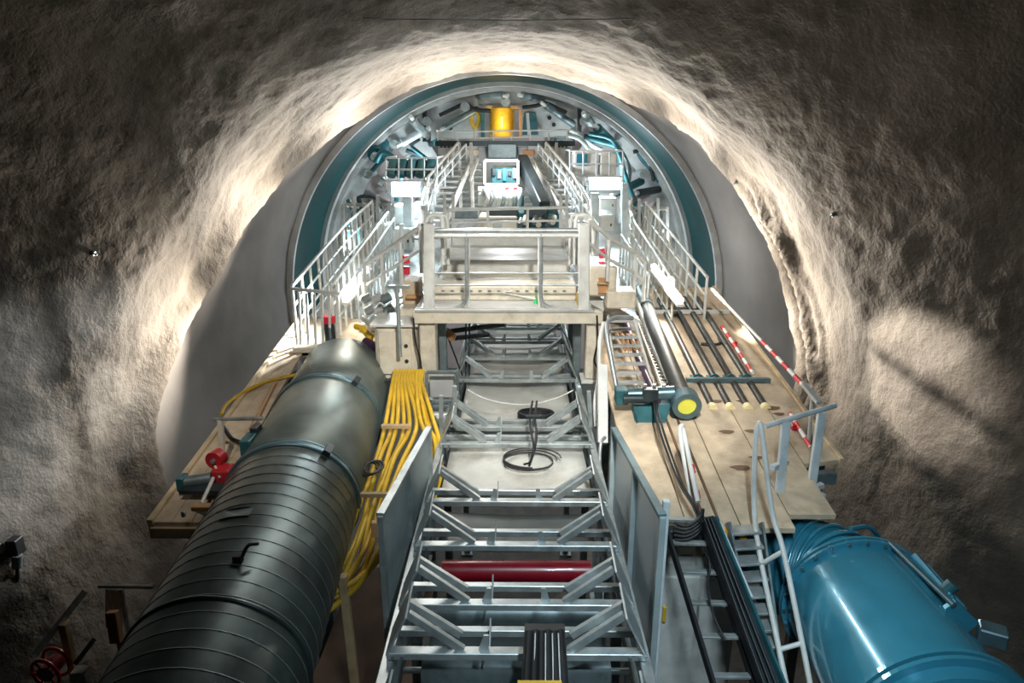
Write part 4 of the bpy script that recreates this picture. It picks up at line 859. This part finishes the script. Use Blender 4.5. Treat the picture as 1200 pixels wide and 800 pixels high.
MB().box((1.62,5.62,-5.32), (.85,.55,3.34)).build('body', 'white', wc); MB().box((1.62,5.33,-4.55), (.72,.03,1.45)).build('door', 'white', wc)
MB().box((1.36,5.30,-4.2), (.03,.03,.16)).build('latch', 'amber', wc)
for i, x in enumerate((1.35,1.55,1.75)): solo(MB().box((x,5.55,-3.60), (.13,.3,.09)), 'cream_block', 'cream', 'cream block on top of the white cabinet, '+('nearest the guard panel','in the middle','nearest the cable chute')[i], 'block', 'cream blocks on the white cabinet')
solo(MB().box((1.12,4.55,-4.8), (.05,.05,4.4)), 'corner_post', 'white_cool', 'pale corner post between the perforated guard and the black ladder', 'post')

# ================= blue tank =================
TA, TB = Vector((2.80,4.85,-3.68)), Vector((2.74,3.40,-3.70)); TD = (TB-TA).normalized()
tk = thing('blue_fan_housing', 'large glossy blue steel cylinder at the lower corner beside the white hairpin handrail', 'fan housing', (3.05,4.5,-5))
MB().tube([TA, TA+TD*.01, TB], .56, 64).build('cylinder', 'blue_tank', tk)
for q in (0, .05): MB().ring(TA+TD*(q+.02), TD, .55, .055, 72, .022).build('flange', 'blue_tank', tk)
for q in (1.28, 1.34): MB().ring(TA+TD*q, TD, .55, .07, 72, .03).build('flange', 'blue_tank', tk)
MB().tube([TB, TB+TD*1.4], .52, 64).build('inlet_cylinder', 'blue_tank', tk)
ta = TD.cross(Vector((0,0,1))).normalized(); tb = ta.cross(TD)
def tp(q, ang, r=.56): return TA+TD*q+(ta*math.sin(ang)+tb*math.cos(ang))*r
sgn = -1 if tp(0,.5).x < TA.x else 1
for i in range(26):
    a = 2*PI*i/26; MB().cyl(tp(-.0,a,.585), tp(.1,a,.585), .014, 8).build('flange_bolt', 'duct_band', tk)
# brackets on the tank's wall side shoulder
for q0, q1, an, w_ in ((.12,.62,.62,.045), (.12,.62,.85,.045)): MB().bar(tp(q0,sgn*an,.61), tp(q1,sgn*an,.61), w_, .07, tp(0,sgn*an,1)-TA).build('bracket_rail', 'blue_tank', tk)
for q in (.12,.40,.62): MB().bar(tp(q,sgn*.60,.61), tp(q,sgn*.87,.61), .035, .06, tp(0,sgn*.7,1)-TA).build('bracket_cross', 'blue_tank', tk)
MB().tube([tp(.05,sgn*.32,.60), tp(.75,sgn*.52,.62)], .022, 10).build('grab_rail', 'duct_band', tk)
MB().bar(tp(.72,sgn*.50,.60), tp(.72,sgn*.95,.60), .04, .10, tp(0,sgn*.7,1)-TA).build('bracket_plate', 'blue_tank', tk)
jb = MB().box(tp(.85,sgn*.95,.66), (.17,.14,.12), Matrix.Rotation(-.5,3,'Z')).build('junction_box', 'duct_band', tk)
MB().cyl(tp(.55,sgn*.62,.62), tp(.55,sgn*.62,.70), .05, 12).build('valve', 'teal_mach', tk)
fh = thing('flexible_duct', 'dark blue ribbed flexible duct behind the blue steel cylinder', 'flexible duct', (2.6,5.5,-4.3))
path = curve([TA-TD*.02, TA-TD*.3+Vector((-.08,0,-.02)), Vector((2.5,5.5,-3.78)), Vector((2.25,6.2,-3.82)), Vector((2.15,7.0,-3.9))], 14)
MB().tube(path, .46, 40, True, rs=[.43+.03*math.cos(i*2.0) for i in range(len(path))]).build('ribbed_sleeve', 'blue_hose', fh)
for k in range(3, 22, 4):
    p = path[k]; d = path[k+1]-p; MB().ring(p, d, .455, .016, 40).build('hoop', 'blue_tank', fh)
solo(MB().tube(curve([tp(-.1,sgn*-.1,.6), tp(-.22,sgn*.25,.56), tp(-.3,sgn*.6,.5)], 6), .02, 8), 'thin_blue_hose', 'blue_hose', 'thin blue hose over the ribbed flexible duct', 'hose')

# ================= duct side deck gear =================
pm = thing('hose_pump', 'dark pump with a dark red wheel on the planked deck beside the duct', 'pump', deck(245,565))
c = at(250,540,5.75); MB().cyl(c, c+Vector((.02,.10,0)), .085, 24).build('red_wheel', 'red', pm); MB().cyl(c-Vector((0,.02,0)), c+Vector((.02,.14,0)), .022, 10).build('hub', 'galv', pm)
MB().tube([at(213,565,5.55), at(248,560,5.6)], .055, 14).build('motor', 'galv_dark', pm); MB().box(at(214,565,5.55), (.06,.13,.13)).build('motor_cap', 'teal_mach', pm)
MB().box(at(262,555,5.7), (.16,.18,.14)).build('pump_body', 'red', pm); MB().box(at(240,572,5.5), (.40,.16,.04)).build('base_plate', 'steel_dark', pm)
MB().tube([at(250,560,5.6), at(236,590,5.25)], .018, 8).build('lever', 'white', pm); MB().tube([at(252,546,5.7), at(258,560,5.6)], .012, 8).build('crank', 'cream', pm)
pp_ = thing('front_bracket', 'orange brown bracket hanging off the near end of the narrow plywood deck', 'bracket', at(240,600,5.2))
MB().box(at(240,594,5.12), (.20,.08,.04)).build('plate', 'orange', pp_); MB().tube([at(228,596,5.1), at(248,606,5.1)], .018, 8).build('pin', 'cream', pp_); MB().box(at(215,602,5.1), (.03,.03,.05)).build('stud', 'galv', pp_)
ps = thing('post_with_bar', 'thin cream post with a cross bar on the planked deck by the yellow loop', 'post', deck(262,552))
MB().bar(at(258,490,6.05), at(262,552,5.95), .045, .045, (0,1,0)).build('upright', 'cream', ps); MB().tube([at(250,491,6.05), at(308,490,6.0)], .02, 8).build('cross_bar', 'galv', ps)
solo(MB().tube(curve([deck(259,486,.05), deck(266,474,.05), deck(285,460,.04), deck(312,447,.04), deck(338,441,.04), deck(352,438,.06)]), .022, 8), 'deck_hose', 'hose_yellow', 'yellow hose looped on the planked deck beside the duct', 'hose')
solo(MB().tube(curve([deck(262,500,.04), deck(272,514,.05), deck(285,520,.06), deck(292,530,.05)]), .025, 8), 'deck_hose', 'rubber', 'short dark hose on the planked deck behind the pump', 'hose')
solo(MB().tube(curve([deck(322,448,.04), deck(308,476,.04), deck(298,496,.05), deck(286,515,.05)]), .018, 8), 'orange_rope', 'orange', 'orange brown cord running along the planked deck next to the duct', 'cord')
mb_ = thing('dark_machine', 'small dark machine between the pump and the ribbed duct', 'machine', deck(292,530))
MB().box(at(292,520,5.95), (.10,.22,.16)).build('body', 'teal_mach', mb_); MB().box(at(300,505,6.1), (.07,.14,.12)).build('cover', 'steel_dark', mb_); MB().tube([at(276,548,5.75), at(292,532,5.85)], .02, 8).build('spout', 'galv', mb_)

# ================= dark foreground on the duct side =================
sv = thing('service_stand', 'small grey service stand against the wall below the planked deck', 'stand', at(145,760,4.9))
MB().bar(at(116,686,4.9), at(180,687,4.9), .04, .03).build('top_bar', 'galv', sv); MB().bar(at(128,690,4.95), at(128,690,4.95)+Vector((0,0,FZ-at(128,690,4.95).z)), .04, .04, (0,1,0)).build('leg', 'galv', sv); MB().bar(at(134,690,4.95), at(134,735,4.95), .14, .03, (0,1,0)).build('pale_plate', 'pale_steel', sv)
MB().bar(at(142,690,4.95), at(150,740,4.9), .03, .03, (0,1,0)).build('leg', 'galv', sv)
solo(MB().bar(at(131,716,4.7), at(137,752,4.65), .09, .06, (0,1,0)).bar(at(134,716,4.7), at(134,716,4.7)+Vector((0,0,FZ-at(134,716,4.7).z)), .04, .04, (0,1,0)), 'orange_board', 'orange', 'short orange brown board on the service stand by the duct', 'board')
hr = thing('foreground_rail', 'thin grey rail sloping up out of the lower corner', 'rail', at(70,750,4.6))
MB().bar(at(100,692,4.9), at(40,768,4.5), .035, .045).build('bar', 'galv', hr); MB().bar(at(74,730,4.68), at(74,730,4.68)+Vector((0,0,FZ-at(74,730,4.68).z)), .06, .06, (0,1,0)).build('leg', 'wood', hr)
solo(MB().bar(at(111,748,4.8), at(88,778,4.6), .03, .03), 'short_rod', 'steel_dark', 'short dark rod beside the red hose reel', 'rod')
rl = thing('red_hose_reel', 'dark red hose reel in the lower corner below the sloping rail', 'hose reel', at(62,790,4.6))
c = at(60,782,4.6)
for d in (-.07,.07): MB().ring(c+Vector((0,d,0)), (.2,1,0), .13, .015, 28).build('rim', 'red', rl)
MB().cyl(c-Vector((0,.08,0)), c+Vector((0,.08,0)), .07, 18).build('drum', 'roller_red', rl)
for i in range(3): a = i*PI/3; MB().bar(c+Vector((math.cos(a)*.13,-.07,math.sin(a)*.13)), c-Vector((math.cos(a)*.13,.07,math.sin(a)*.13)), .015,.015).build('spoke', 'red', rl)
solo(MB().box(at(95,790,4.5), (.12,.1,.1)).box(at(95,790,4.5)+Vector((0,0,(FZ-at(95,790,4.5).z)/2)), (.07,.07,at(95,790,4.5).z-FZ)), 'pale_box', 'pale_steel', 'small pale box beside the red hose reel', 'box')
d_ = ray(18,648)
wy = next(q/100 for q in range(300,1500) if math.hypot(d_.x*q/100/d_.y-CX, d_.z*q/100/d_.y-CZ) > radius(math.degrees(math.atan2(d_.x*q/100/d_.y-CX, d_.z*q/100/d_.y-CZ)), q/100)-.05)
wl = thing('wall_socket', 'dark cable socket on the wall at the picture edge', 'socket', at(18,648,wy))
MB().box(at(18,640,wy), (.12,.14,.20)).build('body', 'black', wl); MB().cyl(at(20,650,wy-.05), at(20,664,wy-.05), .05, 12).build('plug', 'galv_dark', wl)
MB().tube(curve([at(20,664,wy-.05), at(20,680,wy-.08), at(10,698,wy-.1), at(-8,706,wy-.1)]), .02, 8).build('cable', 'black', wl)
# rock bolts and wires on the lining
for i, (x, y) in enumerate(((110,297),(862,214),(975,252),(1124,148))):
    d = ray(x, y)
    for q in range(300, 1500):
        P = d*(q/100.); th = math.degrees(math.atan2(P.x-CX, P.z-CZ))
        if math.hypot(P.x-CX, P.z-CZ) > radius(th, P.y)-.02: break
    n_ = Vector((CX-P.x, 0, CZ-P.z)).normalized(); t = thing('rock_bolt', ('rock bolt head on the dark duct side wall','rock bolt head by the upper end of the sagging concrete lap','rock bolt head above the lit patch on the pipe side wall','rock bolt head in the dark upper corner over the pipe side')[i], 'rock bolt', P, 'rock bolts')
    MB().cyl(P-n_*.12, P+n_*.01, .035, 6).build('plate', 'galv_dark', t); MB().cyl(P, P+n_*.04, .012, 6).build('nut', 'galv_dark', t)
solo(MB().tube([at(425,22,8.2), at(600,24,8.2), at(740,22,8.3)], .006, 5), 'crown_wire', 'galv', 'thin wire stretched under the dark tunnel crown', 'wire')

# ================= supports standing on the tunnel invert =================
def leg(par, x, y, ztop, w_=.12):
    MB().box((x, y, (ztop+FZ)/2), (w_, w_, ztop-FZ)).box((x, y, FZ+.015), (w_*2.2, w_*2.2, .03)).build('support_leg', 'galv_dark', par)
for s in (-1, 1):
    for Y in (2.2, 4.9, 7.6, 10.4): leg(fr, s*.86, Y, ZB-.68, .09)
for Y in (5.6, 8.4): leg(pl, -3.0, Y, dk(Y)-.05); leg(pr, 3.05, Y+.7, dk(Y+.7)-.05); leg(pr, 1.3, Y+.8, dk(Y+.8)-.05)
for Y in (2.6, 4.4, 6.4): leg(du, dp(Y).x, Y, dp(Y).z-.59, .2)
for Y in (2.2, 5.6): leg(lw, -1.42, Y, -4.88)
for Y in (3.7, 4.6): leg(tk, 2.77, Y, -4.22, .2)
ll = solo(MB().box((1.75, 3.1, -4.98), (1.1, 2.2, .05)), 'ladder_landing', 'brown_deck', 'dark landing below the foot of the black ladder', 'landing')
for Y in (2.3, 3.9): leg(ll, 1.75, Y, -5.0)
def rimfill(a, e, col, r=3.9, dy=.1):  # unseen area light added to brighten the rough band at the rim
    Y = interp(RIMR if a > 0 else RIML, abs(a))+dy; e *= 2.0; a = math.radians(a); d = Vector((math.sin(a), 0, math.cos(a))); p = RC+d*r+Vector((0,Y,0))
    return dict(kind='AREA', name='rim_band_fill', loc=p, e=e, col=col, size=.35, aim=p+d*.85+Vector((0,-.9,0)), spread=112)
WARM = (1.,.90,.77); COOL = (.74,.93,1.)
LIGHTS = [
 dict(kind='AREA', name='flood_duct', loc=at(475,221,12.7), e=75, col=COOL, size=.6, size_y=.3, aim=at(475,221,12.7)+Vector((.2,-1,-.9)), spread=120),
 dict(kind='AREA', name='flood_pipe', loc=at(709,215,12.9), e=75, col=COOL, size=.6, size_y=.3, aim=at(709,215,12.9)+Vector((-.1,-1,-.9)), spread=120),
 dict(kind='SPOT', name='tube_duct', loc=at(416,332,9.3)+Vector((.05,0,.10)), e=80, col=WARM, size=.08, aim=(-2.4,8.6,-3.0), spot=110, blend=.6),
 dict(kind='SPOT', name='tube_pipe', loc=at(782,332,9.5)+Vector((-.05,0,.10)), e=170, col=WARM, size=.08, aim=(2.2,8.0,-3.0), spot=125, blend=.6),
 dict(kind='SPOT', name='tube_duct_side', loc=at(416,332,9.3)+Vector((0,0,.10)), e=1500, col=(.84,.93,1.), size=.06, aim=(-5.4,7.7,-3.7), spot=74, blend=1.),
 dict(kind='SPOT', name='tube_pipe_side', loc=at(782,332,9.5)+Vector((0,0,.10)), e=3200, col=(1.,.93,.84), size=.05, aim=(5.4,8.1,-3.1), spot=34, blend=.7),
 rimfill(-80, 60, WARM), rimfill(-60, 55, WARM), rimfill(-38, 55, WARM), rimfill(-16, 45, WARM), rimfill(4, 45, WARM), rimfill(23, 45, WARM), rimfill(42, 55, WARM), rimfill(62, 55, WARM), rimfill(82, 50, WARM),
 dict(kind='POINT', name='sleeve_fill', loc=(-3.6,14.4,-2.2), e=55, col=(.95,.93,.9), size=.1),  # unseen points added to lift the smooth sleeve
 dict(kind='POINT', name='sleeve_fill', loc=(3.1,14.2,-2.4), e=95, col=(.95,.93,.9), size=.1),
 dict(kind='POINT', name='sleeve_fill', loc=(-.3,15.2,-.9), e=30, col=(1.,.95,.88), size=.1),
 dict(kind='POINT', name='shield_inner_a', loc=(-2.6,18.0,-1.0), e=150, col=(.80,.94,1.), size=.15),
 dict(kind='POINT', name='shield_inner_b', loc=(2.1,18.0,-1.0), e=150, col=(.80,.94,1.), size=.15),
 dict(kind='POINT', name='shield_inner_c', loc=(-3.2,17.6,-3.6), e=90, col=(.80,.94,1.), size=.15),
 dict(kind='POINT', name='shield_inner_d', loc=(2.7,17.6,-3.6), e=90, col=(.80,.94,1.), size=.15),
 dict(kind='POINT', name='gangway_fill', loc=(-.2,13.2,-.4), e=165, col=(.95,.97,1.), size=.12),  # unseen point light brightening the gangway and housing
 dict(kind='SPOT', name='gantry_front_lamp', loc=(.7,2.3,1.45), e=1650, col=(1.,.97,.90), size=.12, aim=(.4,8.0,-2.4), spot=52, blend=.6),
 dict(kind='AREA', name='streak_strip_fill', loc=(-1.0,7.7,-.45), e=75, col=(1.,.96,.9), size=.10, size_y=2.8, aim=(2.4,4.2,-3.2), along=(0,1,0)),  # unseen strip added for the long highlight on the blue cylinder
 dict(kind='SPOT', name='deck_fill', loc=(-2.2,2.6,1.5), e=420, col=(1.,.95,.88), size=.1, aim=(-3.0,7.2,-2.9), spot=38, blend=.8),  # unseen overhead spot added to lighten the deck beside the duct
 dict(kind='AREA', name='rear_fill', loc=(.7,1.0,1.3), e=52, col=(.72,.90,1.), size=.12, size_y=1.8, aim=(1.5,4.0,-3.6), spread=75),  # unseen fill added above the camera for the foreground
 dict(kind='POINT', name='chamber_lamp', loc=at(588,145,18.4), e=14, col=(1.,.75,.3), size=.08),
]
# ================= light and camera =================
def lamp(kind, name, loc, e, col, size=.3, aim=None, size_y=None, spot=None, blend=.5, spread=None, along=None):
    L = bpy.data.lights.new(name, kind); L.energy = e; L.color = col
    if kind == 'AREA':
        L.shape = 'RECTANGLE'; L.size = size; L.size_y = size_y or size
    else: L.shadow_soft_size = size
    if spread: L.spread = math.radians(spread)
    if spot: L.spot_size = math.radians(spot); L.spot_blend = blend
    o = bpy.data.objects.new(name, L); C.objects.link(o); o.location = Vector(loc)+Vector((0,0,H))
    if aim is not None: o.rotation_euler = (Vector(aim)-Vector(loc)).to_track_quat('-Z', 'Y').to_euler()
    if along is not None:
        z = -(Vector(aim)-Vector(loc)).normalized(); y = Vector(along); y = (y-z*y.dot(z)).normalized(); x = y.cross(z)
        o.rotation_euler = Matrix((x, y, z)).transposed().to_euler()
    return o
w = bpy.data.worlds.new('dark'); bpy.context.scene.world = w; w.use_nodes = True
w.node_tree.nodes['Background'].inputs[0].default_value = (.02,.03,.035,1); w.node_tree.nodes['Background'].inputs[1].default_value = .01
for x_ in LIGHTS: lamp(**x_)
cam = bpy.data.cameras.new('camera'); co = bpy.data.objects.new('camera', cam); C.objects.link(co)
cam.sensor_width = 36; cam.lens = 24; cam.clip_start = .05
co.location = (0, 0, H); co.rotation_euler = (PI/2-PITCH, 0, YAW)
sc = bpy.context.scene; sc.camera = co
sc.view_settings.view_transform = 'Standard'; sc.view_settings.look = 'None'; sc.view_settings.gamma = 1; sc.view_settings.exposure = 0
sc.view_settings.use_curve_mapping = False
for o in sc.objects:
    if '_w' in o: del o['_w']
